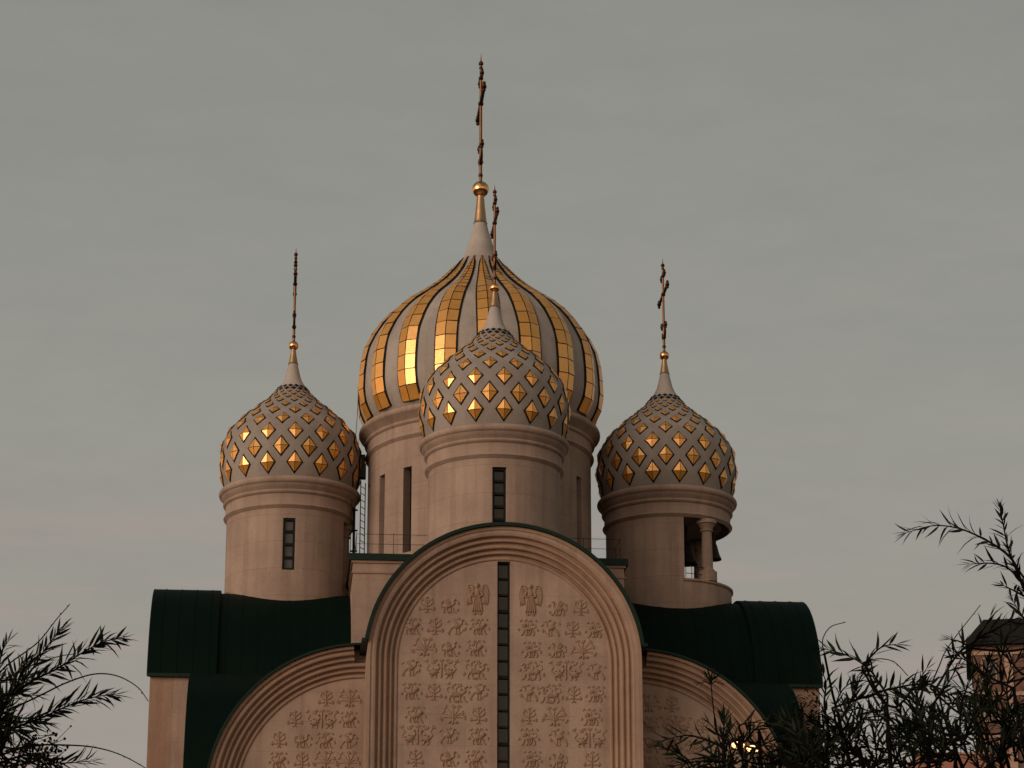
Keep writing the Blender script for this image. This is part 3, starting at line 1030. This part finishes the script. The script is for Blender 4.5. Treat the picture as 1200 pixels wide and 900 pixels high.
# the studs one sees largest are objects of their own, the rest of each dome one part
rest = bmesh.new()
PH0 = rad(7.6-4.5)
for (c, dm, fn), (X, Y), quota in ((src, (0, -D), 34), (s_left, (-D, 0), 33), (s_right, (D, 0), 33)):
    view = math.atan2(CAM.x-X, -(CAM.y-Y))
    cand = []
    for i in range(len(rows_s)):
        for k in range(16):
            a = PH0+2*PI*(k+(.5 if i % 2 else 0))/16
            r, z, nr, nz = PS.at(rows_s[i])
            cand.append((r*r*max(-1, math.cos(a-view)), i, a))
    cand.sort(key=lambda t: -t[0])
    for n, (q, i, a) in enumerate(cand):
        if n < quota:
            bm = bmesh.new(); diamond(bm, i, a); orient(bm, 33.6)
            obj('gilded_stud', bm, [GOLD, DARK], dm)
        else:
            b2 = bmesh.new(); diamond(b2, i, a); orient(b2, 33.6)
            bmesh.ops.translate(b2, verts=b2.verts, vec=(X, Y, 0))
            me = bpy.data.meshes.new('t'); b2.to_mesh(me); b2.free(); rest.from_mesh(me); bpy.data.meshes.remove(me)
o = obj('gilded_studs', rest, [GOLD, DARK], church)
tag(o, kind='stuff')

# bells hang free inside the belfry
def bell(X, Y, zt, r, label):
    bm = bmesh.new()
    p = [(.02, zt), (.16*r/.4, zt-.02), (.2*r/.4, zt-.1), (.24*r/.4, zt-.3*r/.4), (.3*r/.4, zt-.55*r/.4), (r, zt-.78*r/.4), (r*.97, zt-.82*r/.4), (r*.8, zt-.76*r/.4), (.2, zt-.3*r/.4), (.02, zt-.2)]
    lathe(bm, p, 32)
    e = empty('church_bell', (X, Y, 0), label, 'bell', 'bells in the belfry')
    obj('bell_body', bm, BELL, e, smooth=40, recalc=True)
    bm = bmesh.new()
    tube(bm, [(0, 0, BZ1+.08), (0, 0, zt-.02)], .05, 6); box(bm, -.12, .12, -.04, .04, zt-.01, zt+.12)
    obj('hanger', bm, IRON, e, recalc=True)
    bm = bmesh.new(); tube(bm, [(0, 0, zt-.4*r/.4), (0, 0, zt-.9*r/.4)], [.03, .06], 6)
    obj('clapper', bm, IRON, e, recalc=True)
    return e
p = Vector((D, 0, 0))
q = pt(rad(40), 1.05, 0)
bell(D+q.x, q.y, 31.0, .46, 'larger dark bronze bell hanging behind the belfry column nearest the camera')
q = pt(rad(82), 1.9, 0)
bell(D+q.x, q.y, 31.1, .34, 'smaller dark bronze bell at the far right edge of the belfry opening')

# ================================================================== GROUND AND FAR BUILDINGS
def ground_mat():
    m, nt, b = new_mat('ground_earth')
    o = coords(nt)
    n = noise(nt, o, .05, 6); n2 = noise(nt, o, 1.5, 6)
    c = mixc(nt, ramp(nt, n, [(.4, (0, 0, 0)), (.6, (1, 1, 1))]), (.05, .045, .038), (.030, .036, .018))
    c = mixc(nt, .3, c, ramp(nt, n2, [(.3, (.02, .02, .018)), (.7, (.09, .08, .07))]))
    nt.links.new(c, b.inputs['Base Color']); b.inputs['Roughness'].default_value = .9
    return m
bm = bmesh.new()
v = [bm.verts.new((x, y, 0)) for x, y in ((-2500, -2500), (2500, -2500), (2500, 3000), (-2500, 3000))]
bm.faces.new(v)
tag(obj('ground', bm, ground_mat()), kind='structure')

bm = bmesh.new()  # unseen paving, added to bounce warm light up into the gilding
v = [bm.verts.new((x, y, .004)) for x, y in ((-55, -70), (50, -70), (50, 40), (-55, 40))]
bm.faces.new(v)
tag(obj('bounce_plaza', bm, plaster('bounce_paving', (.24, .19, .145), (.17, .13, .10), .4, False)), kind='structure')
BRICK = plain('pink_brick', (.17, .098, .076), .85, .2, .35, 3)
PALE = plain('pale_render', (.42, .28, .21), .8, .2, .25, 2)
SLATE = plain('dark_slate', (.008, .008, .0085), .7, .2)
WING = plain('far_window', (.05, .05, .05), .2, .4)

def frame_xy(px, dist):
    b = at(px, 880, dist); return Vector((b.x, b.y, 0))
# brick tower behind the right-hand tree
DT = 210
base = frame_xy(1146, DT); top = at(1146, 757, DT).z
tw = empty('brick_tower_block', base, 'tall brick tower block with pale bands and dark roof behind the right willow', 'tower block')
tw.rotation_euler = (0, 0, rad(-14))
W, DD = 13.0, 12.0
bm = bmesh.new(); box(bm, 0, W, 0, DD, 0, top); obj('wall', bm, BRICK, tw, recalc=True)
bm = bmesh.new()
for z in [top-.45-3.15*i for i in range(12)]:
    box(bm, -.12, W+.12, -.12, DD+.12, z-.28, z)
for x0, x1 in ((2.3, 2.9), (6.2, 6.8), (10.1, 10.7)):
    box(bm, x0, x1, -.16, .05, 0, top-.5)
obj('band', bm, PALE, tw, recalc=True)
bm = bmesh.new()
poly_extrude(bm, [(-.5, top+.02), (W+.5, top+.02), (W+.5, top+.35), (W-.9, top+1.9), (.9, top+1.9), (-.5, top+.35)], 'y', -.5, DD+.5)
box(bm, 4, 6, 4, 6, top+1.9, top+3)
obj('roof', bm, SLATE, tw, recalc=True)
for i in range(8):
    z1 = top-.95-3.15*i
    for x in (1.15, 4.55, 8.45, 11.85):
        if i > 5 : continue
        bm = bmesh.new(); w = .55
        box(bm, x-w, x-w+.09, -.06, .02, z1-1.7, z1); box(bm, x+w-.09, x+w, -.06, .02, z1-1.7, z1)
        box(bm, x-w+.09, x+w-.09, -.06, .02, z1-.09, z1); box(bm, x-w+.09, x+w-.09, -.06, .02, z1-1.7, z1-1.61); box(bm, x-.04, x+.04, -.05, .02, z1-1.61, z1-.09)
        f = obj('window', bm, PALE, tw, recalc=True)
        bm = bmesh.new(); box(bm, x-w+.09, x+w-.09, -.025, -.004, z1-1.61, z1-.09); obj('pane', bm, WING, f, recalc=True)
# low pink building further left
DT = 170
b0 = frame_xy(1076, DT); h = at(1000, 886, DT).z
lb = empty('pink_apartment_block', b0, 'low pink apartment block mostly hidden behind the foliage right of the church', 'apartment block')
lb.rotation_euler = (0, 0, rad(-5))
bm = bmesh.new(); box(bm, 0, 5.5, 0, 9, 0, h); obj('wall', bm, plain('salmon_render', (.40, .18, .13), .85, .2, .3, 1), lb, recalc=True)
bm = bmesh.new(); box(bm, -.1, 5.6, -.1, 9.1, h+.003, h+.12); obj('roof', bm, PALE, lb, recalc=True)
for i in range(3):
    for x in (1.3, 4.1):
        z1 = h-1.0-3.1*i
        bm = bmesh.new(); box(bm, x-.75, x+.75, -.05, .02, z1-1.6, z1); f = obj('window', bm, PALE, lb, recalc=True)
        bm = bmesh.new(); box(bm, x-.65, x+.65, -.07, -.052, z1-1.5, z1-.1); obj('pane', bm, WING, f, recalc=True)

# floodlight mast in front of the church
lp = at(873, 872, 48)
lm = empty('floodlight_mast', (lp.x, lp.y, 0), 'slim dark mast with two glowing floodlights in front of the right arch', 'floodlight')
bm = bmesh.new(); tube(bm, [(0, 0, 0), (0, 0, lp.z-.15)], [.09, .05], 10); obj('pole', bm, IRON, lm, smooth=40, recalc=True)
bm = bmesh.new(); tube(bm, [(-.16, 0, lp.z-.16), (.16, 0, lp.z-.16)], .025, 6); obj('crossbar', bm, IRON, lm, recalc=True)
m, nt, b = new_mat('lamp_glow')
b.inputs['Base Color'].default_value = (.8, .5, .3, 1)
b.inputs['Emission Color'].default_value = (1, .48, .18, 1)
b.inputs['Emission Strength'].default_value = 3.5
for sx, dz in ((-.13, .03), (.13, -.03)):
    bm = bmesh.new()
    box(bm, sx-.10, sx+.10, -.02, .10, lp.z-.12+dz, lp.z+.0+dz)
    hd = obj('lamp_head', bm, IRON, lm, recalc=True)
    bm = bmesh.new()
    bmesh.ops.create_uvsphere(bm, u_segments=16, v_segments=8, radius=.10, matrix=Matrix.Translation((sx, -.06, lp.z-.06+dz)) @ Matrix.Diagonal((1.15, .5, .62, 1)))
    obj('lamp_glass', bm, m, hd, smooth=True)

# ================================================================== TREES
def leaf(bm, base, d, up, L_, w, curl=.25, seg=3):
    """lance-shaped leaf: keeled blade with a droop"""
    d = d.normalized(); s = d.cross(up)
    s = s.normalized() if s.length > 1e-4 else d.orthogonal().normalized()
    nrm = s.cross(d)
    prev = None
    prof = ((0, .12), (.3, 1.0), (.62, .8), (1, .0))
    L1, M1, R1 = [], [], []
    for t, q in prof:
        p = base+d*(L_*t)-nrm*(curl*L_*t*t)
        M1.append(bm.verts.new(p-nrm*(.18*w*q)))
        if q > 0:
            L1.append(bm.verts.new(p-s*(w*.5*q))); R1.append(bm.verts.new(p+s*(w*.5*q)))
    for i in range(2):
        bm.faces.new((L1[i], M1[i], M1[i+1], L1[i+1])); bm.faces.new((M1[i], R1[i], R1[i+1], M1[i+1]))
    bm.faces.new((L1[2], M1[2], M1[3])); bm.faces.new((M1[2], R1[2], M1[3]))

def spray(wood, leaves, pts, rng, r0=.0095, r1=.003, LL=.15, lw=.0205, dens=34, start=.12, bare=False, spread=.62):
    Q = catmull(pts, 8)
    n = len(Q)
    tube(wood, Q, [r0+(r1-r0)*i/(n-1) for i in range(n)], 5)
    # arc length
    ln = [0]
    for a, b in zip(Q, Q[1:]): ln.append(ln[-1]+(b-a).length)
    tot = ln[-1]
    N = int(tot*dens)
    ph = rng.uniform(0, 6.28)
    for k in range(N):
        u = start+(1-start)*(k+rng.random()*.6)/max(N, 1)
        t = min(u, .999)*tot
        i = max(j for j in range(n-1) if ln[j] <= t)
        f = (t-ln[i])/max(1e-6, ln[i+1]-ln[i])
        p = Q[i].lerp(Q[i+1], f); d = (Q[i+1]-Q[i]).normalized()
        ph += 2.4
        o = d.orthogonal().normalized()
        side = Quaternion(d, ph) @ o
        a = spread*rng.uniform(.6, 1.35)
        dd = d*math.cos(a)+side*math.sin(a)+Vector((0, 0, .10))
        if bare:
            if rng.random() < .5: leaf(leaves, p, dd, Vector((0, 0, 1)), .022, .010, .1)
            continue
        sz = LL*rng.uniform(.62, 1.15)*(1-.35*max(0, u-.75)/.25)*(.75+.25*min(1, u/.3))
        leaf(leaves, p, dd, side.cross(dd) if rng.random() < .5 else Vector((0, 0, 1)), sz, lw*rng.uniform(.75, 1.15), rng.choice((-.12, .1, .25, .35, .5, .7))*rng.uniform(.6, 1.1))
    if not bare:
        d = (Q[-1]-Q[-2]).normalized()
        for k in range(4):
            side = Quaternion(d, k*1.7) @ d.orthogonal().normalized()
            leaf(leaves, Q[-1], d+side*.3, Vector((0, 0, 1)), LL*rng.uniform(.5, .8), lw*.7, .1)

class Tree:
    def __init__(self, name, label, base_px, dist, fork_h, seed, group=None, mat=None):
        self.rng = random.Random(seed)
        b = at(base_px, 900, dist); self.base = Vector((b.x, b.y, 0))
        self.e = empty(name, self.base, label, 'tree', group)
        self.dist = dist
        self.limb, self.leaves = bmesh.new(), bmesh.new()
        self.wood = self.limb
        self.fork = Vector((0, 0, fork_h)); self.mat = mat or LEAF
        self.trunk = bmesh.new()
        f = self.fork
        tube(self.trunk, catmull([(0, 0, -.1), (.05, .02, fork_h*.35), (-.04, .03, fork_h*.7), f]), [.17-.08*i/18 for i in range(19)], 12)
        self.hubs = []
    def W(self, px, py, dd=0):
        return at(px, py, self.dist+dd)-self.base
    def hub(self, px, py, dd=0, r=.035):
        p = self.W(px, py, dd)
        v = p-self.fork
        out = Vector((v.x, v.y, 0))
        m1 = self.fork+v*.33-out*.10+Vector((self.rng.uniform(-.06, .06), self.rng.uniform(-.06, .06), .04*v.length))
        m2 = self.fork+v*.68-out*.05+Vector((self.rng.uniform(-.06, .06), self.rng.uniform(-.06, .06), .05*v.length))
        tip = p+(p-m2).normalized()*.06
        Q = catmull([self.fork-Vector((0, 0, .05)), m1, m2, p, tip], 7)
        tube(self.limb, Q, [.042+(.006-.042)*(i/(len(Q)-1))**.7 for i in range(len(Q))], 8)
        self.hubs.append((p, Q)); return p
    def px(self, pts, dd0=0, dd1=0, link=True, **kw):
        n = len(pts)
        P = [self.W(x, y, dd0+(dd1-dd0)*i/(n-1)) for i, (x, y) in enumerate(pts)]
        if link and self.hubs:                      # grow from the nearest limb
            best = min((q for _, Q in self.hubs for q in Q), key=lambda q: (q-P[0]).length)
            if (best-P[0]).length > .05:
                m = best.lerp(P[0], .5)-Vector((0, 0, .03))
                tube(self.wood, catmull([best, m, P[0]], 5), [.010, .0098, .0096, .0094, .0092, .009, .0088, .0086, .0084, .0082, .008], 5)
        spray(self.wood, self.leaves, P, self.rng, **kw)
    def fill(self, n, box_, ln, dirs, dd=(-1.2, 1.2), **kw):
        """free sprays rooted in a region, pointing where dirs says (mean x, mean z, scatter)"""
        for _ in range(n):
            x0, y0, x1, y1 = box_
            p = self.W(self.rng.uniform(x0, x1), self.rng.uniform(y0, y1), self.rng.uniform(*dd))
            best = min((q for _, Q in self.hubs for q in Q[3:]), key=lambda q: (q-p).length)
            if (best-p).length > .04:
                tube(self.wood, catmull([best, best.lerp(p, .5)-Vector((0, 0, .03)), p], 4), [.009, .0087, .0084, .0081, .0078, .0075, .0072, .007, .007], 5)
            d = Vector((dirs[0]+self.rng.gauss(0, dirs[2]), self.rng.gauss(0, .5), dirs[1]+self.rng.gauss(0, dirs[2]))).normalized()
            l = self.rng.uniform(*ln)
            bend = Vector((self.rng.gauss(0, .12), self.rng.gauss(0, .12), self.rng.uniform(-.42, -.05)))*l
            spray(self.wood, self.leaves, [p, p+d*l*.5-bend*.3, p+d*l+bend*.6], self.rng, r0=.008, **kw)
    def done(self):
        t = obj('trunk', self.trunk, BARK, self.e, smooth=True, recalc=True)
        obj('branches', self.limb, BARK, self.e, smooth=True, recalc=True)
        obj('foliage', self.leaves, self.mat, self.e)
        return self.e

GT = 'willows in the foreground'
# ---- left tree
T = Tree('willow_tree', 'dark willow whose leafy sprays enter from the left edge of the picture', -70, 20, 2.4, 11, GT)
for a in ((-20, 880, 0), (10, 850, -.5), (-40, 800, .5), (20, 895, .6), (-60, 850, -.9), (0, 830, .9)): T.hub(*a)
T.px([(-5, 838), (32, 802), (66, 784), (98, 764), (122, 752), (143, 748)], -.2, .3, LL=0.201, lw=.026, dens=69)
T.px([(-5, 820), (22, 804), (42, 778), (56, 756), (74, 736)], .4, .5, LL=0.177, dens=51)
T.px([(-15, 805), (8, 780), (44, 753), (66, 726), (82, 708)], .2, .7, bare=True, dens=28, r0=.007)
T.px([(-10, 866), (20, 852), (49, 841), (80, 827), (110, 817), (134, 814)], -.4, -.1, LL=0.201, lw=.026, dens=72)
T.px([(5, 835), (49, 814), (78, 800), (110, 790), (137, 792), (161, 805), (174, 822)], -.6, -.8, bare=True, dens=26, r0=.007)
T.px([(0, 885), (37, 874), (73, 873), (112, 876), (147, 887), (190, 912)], .1, -.3, bare=True, dens=26, r0=.008)
T.px([(-5, 896), (32, 885), (68, 894), (106, 892)], -.3, -.2, LL=0.189, dens=54)
T.px([(-12, 815), (-2, 785), (2, 765), (9, 752)], .3, .3, LL=0.153, dens=54)
T.px([(-10, 842), (14, 812), (26, 790), (30, 778)], -.5, -.5, LL=0.177, dens=54)
T.px([(0, 800), (32, 782), (66, 770), (88, 766)], .8, .8, bare=True, dens=26, r0=.006)
T.fill(22, (-70, 815, 18, 915), (.25, .5), (.7, .5, .55), LL=0.177, dens=60)
T.fill(10, (-60, 860, 40, 930), (.25, .45), (.75, .15, .5), LL=0.177, dens=57)
T.fill(9, (-90, 780, -20, 900), (.3, .6), (.3, .8, .5), LL=0.177, dens=54)
# dry seed heads
sb = bmesh.new()
for cx_, cy_, n_ in ((62, 872, 26), (50, 884, 26), (38, 872, 18), (30, 893, 16), (66, 890, 14), (56, 862, 8)):
    c = T.W(cx_, cy_, -.3); r_ = T.W(5, 880, -.3)
    tube(sb, catmull([r_, r_.lerp(c, .5), c]), .004, 4)
    for _ in range(n_):
        q = c+Vector((T.rng.gauss(0, .05), T.rng.gauss(0, .05), T.rng.gauss(0, .05)))
        tube(sb, [c, q], .0022, 4, False)
        bmesh.ops.create_icosphere(sb, subdivisions=1, radius=T.rng.uniform(.007, .013), matrix=Matrix.Translation(q))
T.done()
obj('seed_heads', sb, SEED, T.e)

# ---- tall tree at the right edge
T = Tree('willow_tree', 'tallest foreground willow, its long leafy shoots rising along the right edge', 1235, 20, 2.5, 23, GT)
for a in ((1212, 700, 0), (1190, 820, -.5), (1150, 860, .4), (1215, 790, .6), (1120, 880, -.6), (1180, 890, 0)): T.hub(*a)
T.px([(1212, 720), (1200, 690), (1190, 665), (1182, 645), (1177, 622), (1172, 596)], 0, .1, link=False, LL=0.144, lw=.020, dens=52, r0=.016)
T.px([(1186, 655), (1172, 643), (1150, 630), (1123, 619), (1094, 616), (1063, 624)], 0, .4, LL=0.180, lw=.021, dens=34, r0=.011)
T.px([(1194, 676), (1178, 664), (1160, 660), (1138, 661)], 0, -.3, LL=0.168, lw=.020, dens=34)
T.px([(1203, 700), (1188, 692), (1176, 686)], 0, -.3, LL=0.168, dens=26)
T.px([(1212, 745), (1198, 722), (1188, 706)], -.2, -.2, LL=0.156, dens=46)
T.px([(1098, 805), (1123, 766), (1145, 750), (1172, 734), (1192, 724)], -.3, .0, LL=0.192, dens=42)
T.px([(1128, 768), (1146, 748), (1160, 724)], -.2, -.2, LL=0.204, dens=22)
T.px([(1090, 806), (1100, 782), (1112, 757), (1149, 709)], .2, .4, bare=True, dens=24, r0=.006)
T.px([(1140, 760), (1125, 752), (1114, 749)], -.2, -.2, LL=0.132, dens=30)
T.px([(1175, 810), (1172, 780), (1180, 750), (1190, 736)], .3, .3, LL=0.180, dens=38)
T.px([(1145, 850), (1132, 824), (1134, 800), (1146, 780)], -.6, -.6, bare=True, dens=18, r0=.005)
T.px([(1190, 850), (1180, 815), (1185, 785), (1200, 765)], .3, .3, LL=0.192, dens=42)
T.px([(1165, 870), (1150, 835), (1152, 800), (1160, 775)], 0, .3, LL=0.192, dens=40)
T.fill(26, (1130, 835, 1225, 925), (.3, .6), (-.35, .8, .5), LL=0.180, dens=38)
T.fill(8, (1150, 770, 1225, 860), (.25, .45), (-.2, .8, .5), LL=0.180, dens=34)
T.done()

# ---- broad tree right of the church
T = Tree('willow_tree', 'broad low willow with arching sprays between the church and the brick tower', 1050, 18.5, 2.3, 37, GT)
for a in ((1040, 840, 0), (985, 850, .3), (1090, 850, -.4), (1010, 890, -.6), (1120, 890, .5), (960, 900, .3), (1060, 900, .0)): T.hub(*a)
T.px([(1040, 815), (1030, 800), (1017, 783), (995, 769), (966, 760)], 0, .3, LL=0.180, lw=.022, dens=38)
T.px([(1010, 782), (1022, 768), (1034, 758), (1050, 755)], 0, 0, LL=0.156, dens=28, bare=False)
T.px([(966, 766), (964, 750), (973, 735), (991, 729)], .2, .2, bare=True, dens=22, r0=.004)
T.px([(1012, 776), (1030, 772), (1048, 776), (1064, 792)], .1, .1, bare=True, dens=22, r0=.004)
T.px([(975, 830), (1013, 817), (1050, 806), (1087, 802), (1116, 816), (1138, 838)], .4, -.3, LL=0.180, lw=.023, dens=48)
T.px([(985, 845), (1000, 815), (1008, 795), (1016, 782)], .3, .2, LL=0.156, dens=36)
T.px([(970, 850), (966, 825), (968, 802), (964, 788)], .2, .2, LL=0.144, dens=44)
T.px([(1060, 820), (1075, 800), (1085, 785)], -.2, -.2, LL=0.156, dens=34)
T.px([(1090, 830), (1108, 805), (1122, 782)], -.2, -.2, LL=0.156, dens=34)
T.px([(985, 860), (978, 838), (985, 812), (1002, 796)], 0, 0, LL=0.156, dens=30)
T.fill(32, (960, 858, 1150, 930), (.28, .55), (-.25, .8, .55), LL=0.168, dens=40)
T.fill(12, (970, 845, 1140, 890), (.25, .45), (-.4, .5, .6), LL=0.156, dens=38)
T.done()

# ---- small tree in front of the right arch
T = Tree('willow_tree', 'smaller willow whose thin sprays cross the foot of the right arch', 870, 19, 2.4, 51, GT)
for a in ((848, 878, 0), (890, 868, .3), (915, 890, -.4), (860, 910, .3), (940, 880, .3), (820, 905, -.3)): T.hub(*a)
T.px([(848, 876), (832, 869), (810, 862), (795, 863), (776, 868)], 0, .2, LL=0.168, lw=.020, dens=36)
T.px([(846, 878), (840, 855), (836, 830), (833, 800)], 0, .1, LL=0.120, dens=6, r0=.006, r1=.004)
for dx, dy in ((-12, 2), (-6, -7), (6, -6), (10, 2), (1, -9)):
    T.px([(833, 802), (833+dx*.5, 798+dy*.5), (833+dx, 798+dy)], .1, .1, link=False, LL=0.084, lw=.014, dens=50, r0=.004)
T.px([(848, 880), (848, 862), (849, 845)], 0, 0, LL=0.192, dens=44)
T.px([(852, 872), (842, 860), (832, 848)], -.1, -.1, LL=0.144, dens=24)
T.px([(875, 866), (886, 854), (900, 848)], .2, .2, LL=0.144, dens=50)
T.px([(870, 862), (866, 852), (872, 848), (885, 846)], 0, 0, LL=0.144, dens=34)
T.px([(860, 892), (835, 892), (812, 893), (792, 897)], -.3, -.3, LL=0.156, dens=36)
T.px([(870, 890), (884, 878), (905, 868), (925, 862)], -.2, -.2, LL=0.168, dens=48)
T.fill(20, (850, 880, 960, 925), (.2, .4), (-.25, .65, .6), LL=0.156, dens=42)
T.fill(10, (800, 895, 880, 930), (.2, .35), (-.4, .5, .5), LL=0.156, dens=34)
T.done()

# ---- small-leaved dark bush beside the right wing
T = Tree('bushy_tree', 'dense dark small-leaved tree against the right wing wall of the church', 955, 26, 3.2, 77, None, LEAF2)
for a in ((940, 840, 0), (970, 850, .3), (925, 870, -.4), (990, 880, .3), (950, 880, .5), (905, 900, 0), (1020, 890, .0)): T.hub(*a)
def ball_leaves(T, px, py, rad_, n, dd=0):
    c = T.W(px, py, dd)
    hub = min((q for _, Q in T.hubs for q in Q), key=lambda q: (q-c).length)
    tube(T.wood, [hub, hub.lerp(c, .5), c], [.010, .008, .006], 5)
    for _ in range(n):
        v = Vector((T.rng.gauss(0, 1), T.rng.gauss(0, 1), T.rng.gauss(0, 1)))
        v = v.normalized()*rad_*T.rng.random()**.45
        d = Vector((T.rng.gauss(0, 1), T.rng.gauss(0, 1), T.rng.gauss(0, .7)))
        leaf(T.leaves, c+v, d, Vector((0, 0, 1)), T.rng.uniform(.05, .09), T.rng.uniform(.022, .034), .2)
for px_, py_, r_, n_ in ((945, 822, .14, 60), (958, 842, .24, 150), (942, 856, .24, 150), (975, 862, .26, 160), (925, 878, .26, 190), (955, 884, .3, 260), (988, 886, .28, 200),
                         (905, 892, .22, 200), (935, 898, .3, 430), (968, 902, .3, 430), (1010, 895, .3, 240), (1040, 900, .28, 200), (1000, 872, .2, 100)):
    n_ = int(n_*.6)
    ball_leaves(T, px_+T.rng.uniform(-4, 4), py_+T.rng.uniform(-4, 4), r_, n_, T.rng.uniform(-.8, .8))
T.done()

# ================================================================== LIGHT
SUN_AZ, SUN_EL = rad(-52), rad(8)          # from the left front (azimuth from -y, right positive)
w = bpy.data.worlds.new('World'); S.world = w; w.use_nodes = True
nt = w.node_tree
bg = nt.nodes['Background']
sky = node(nt, 'ShaderNodeTexSky', sky_type='NISHITA')
sky.sun_disc = False
sky.sun_elevation = SUN_EL
sdir = Vector((math.sin(SUN_AZ)*math.cos(SUN_EL), -math.cos(SUN_AZ)*math.cos(SUN_EL), math.sin(SUN_EL)))
sky.sun_rotation = math.atan2(sdir.x, sdir.y)
sky.dust_density = 4.0
sky.air_density = 1.2
tc = node(nt, 'ShaderNodeTexCoord')
nrm = node(nt, 'ShaderNodeVectorMath', operation='NORMALIZE'); nt.links.new(tc.outputs['Generated'], nrm.inputs[0])
# thin dusk cloud veil: grey, a little paler and pinker near the horizon
sep = node(nt, 'ShaderNodeSeparateXYZ'); nt.links.new(nrm.outputs[0], sep.inputs[0])
veil = ramp(nt, sep.outputs[2], [(0, (3.9, 3.1, 2.6)), (.15, (3.65, 3.18, 2.84)), (.22, (3.32, 3.12, 2.76)), (.31, (3.06, 3.03, 2.72)), (.42, (2.72, 2.74, 2.50)), (.6, (1.7, 1.78, 1.72)), (1, (1.2, 1.3, 1.32))])
mp = node(nt, 'ShaderNodeMapping'); mp.inputs['Scale'].default_value = (1.6, 1.6, 7.0); mp.inputs['Rotation'].default_value = (.0, rad(14), 0); nt.links.new(nrm.outputs[0], mp.inputs[0])
cl = noise(nt, mp.outputs[0], 3.0, 7, .6)
cl2 = ramp(nt, cl, [(.36, (.975, .978, .98)), (.5, (1, 1, 1)), (.66, (1.035, 1.03, 1.025))])
veil = mixc(nt, 1.0, veil, cl2, 'MULTIPLY')
mp2 = node(nt, 'ShaderNodeMapping'); mp2.inputs['Scale'].default_value = (5, 5, 16); nt.links.new(nrm.outputs[0], mp2.inputs[0])
cl3 = ramp(nt, noise(nt, mp2.outputs[0], 6.0, 6, .65), [(.3, (.975, .977, .98)), (.7, (1.025, 1.023, 1.02))])
veil = mixc(nt, 1.0, veil, cl3, 'MULTIPLY')
# a few pink evening streaks low in the sky
mp4 = node(nt, 'ShaderNodeMapping'); mp4.inputs['Scale'].default_value = (3, 3, 34); nt.links.new(nrm.outputs[0], mp4.inputs[0])
st = ramp(nt, noise(nt, mp4.outputs[0], 2.2, 4, .5), [(.55, (0, 0, 0)), (.72, (1, 1, 1))])
stz = ramp(nt, sep.outputs[2], [(.10, (.3, .3, .3)), (.17, (1, 1, 1)), (.24, (.6, .6, .6)), (.30, (0, 0, 0))])
veil = mixc(nt, mixc(nt, 1.0, st, stz, 'MULTIPLY'), veil, (4.0, 3.15, 2.85))
# afterglow round the low sun, behind the viewer
dt = node(nt, 'ShaderNodeVectorMath', operation='DOT_PRODUCT'); nt.links.new(nrm.outputs[0], dt.inputs[0]); dt.inputs[1].default_value = sdir
dg = node(nt, 'ShaderNodeVectorMath', operation='DOT_PRODUCT'); nt.links.new(nrm.outputs[0], dg.inputs[0])
dg.inputs[1].default_value = (math.sin(rad(-50))*math.cos(rad(30)), -math.cos(rad(-50))*math.cos(rad(30)), math.sin(rad(30)))
mr = node(nt, 'ShaderNodeMapRange'); nt.links.new(dg.outputs['Value'], mr.inputs[0])
mr.inputs['From Min'].default_value = .62; mr.inputs['From Max'].default_value = 1
pw = node(nt, 'ShaderNodeMath', operation='POWER'); nt.links.new(mr.outputs[0], pw.inputs[0]); pw.inputs[1].default_value = 1.2
glow = mixc(nt, pw.outputs[0], (0, 0, 0), (5.0, 4.2, 3.6))
mr3 = node(nt, 'ShaderNodeMapRange'); nt.links.new(dt.outputs['Value'], mr3.inputs[0])
mr3.inputs['From Min'].default_value = -.35; mr3.inputs['From Max'].default_value = .25
wide = mixc(nt, mr3.outputs[0], (0, 0, 0), (4.4, 2.35, .78))
wz = ramp(nt, sep.outputs[2], [(0, (1, 1, 1)), (.22, (.8, .8, .8)), (.5, (0, 0, 0))])
glow = mixc(nt, 1.0, glow, mixc(nt, 1.0, wide, wz, 'MULTIPLY'), 'ADD')
tot = mixc(nt, 1.0, veil, glow, 'ADD')
# orange band low over the horizon on the sunset side
hz = ramp(nt, sep.outputs[2], [(0, (1, 1, 1)), (.05, (.9, .9, .9)), (.16, (.15, .15, .15)), (.25, (0, 0, 0))])
mr2 = node(nt, 'ShaderNodeMapRange'); nt.links.new(dt.outputs['Value'], mr2.inputs[0])
mr2.inputs['From Min'].default_value = -.45; mr2.inputs['From Max'].default_value = .9
hzc = mixc(nt, mr2.outputs[0], (0, 0, 0), (3.5, 1.5, .4))
tot = mixc(nt, 1.0, tot, mixc(nt, 1.0, hzc, hz, 'MULTIPLY'), 'ADD')
c = mixc(nt, .96, sky.outputs[0], tot)
nt.links.new(c, bg.inputs['Color'])
bg.inputs['Strength'].default_value = .10
sl = bpy.data.lights.new('sun', 'SUN'); so = bpy.data.objects.new('sun', sl); C.objects.link(so)
sl.energy = 1.85; sl.angle = rad(40); sl.color = (1, .78, .60)
so.rotation_euler = (-sdir).to_track_quat('-Z', 'Y').to_euler()
so.location = sdir*200

vs = S.view_settings
vs.view_transform = 'Standard'; vs.look = 'None'; vs.exposure = 0; vs.gamma = 1
S.render.engine = 'CYCLES'
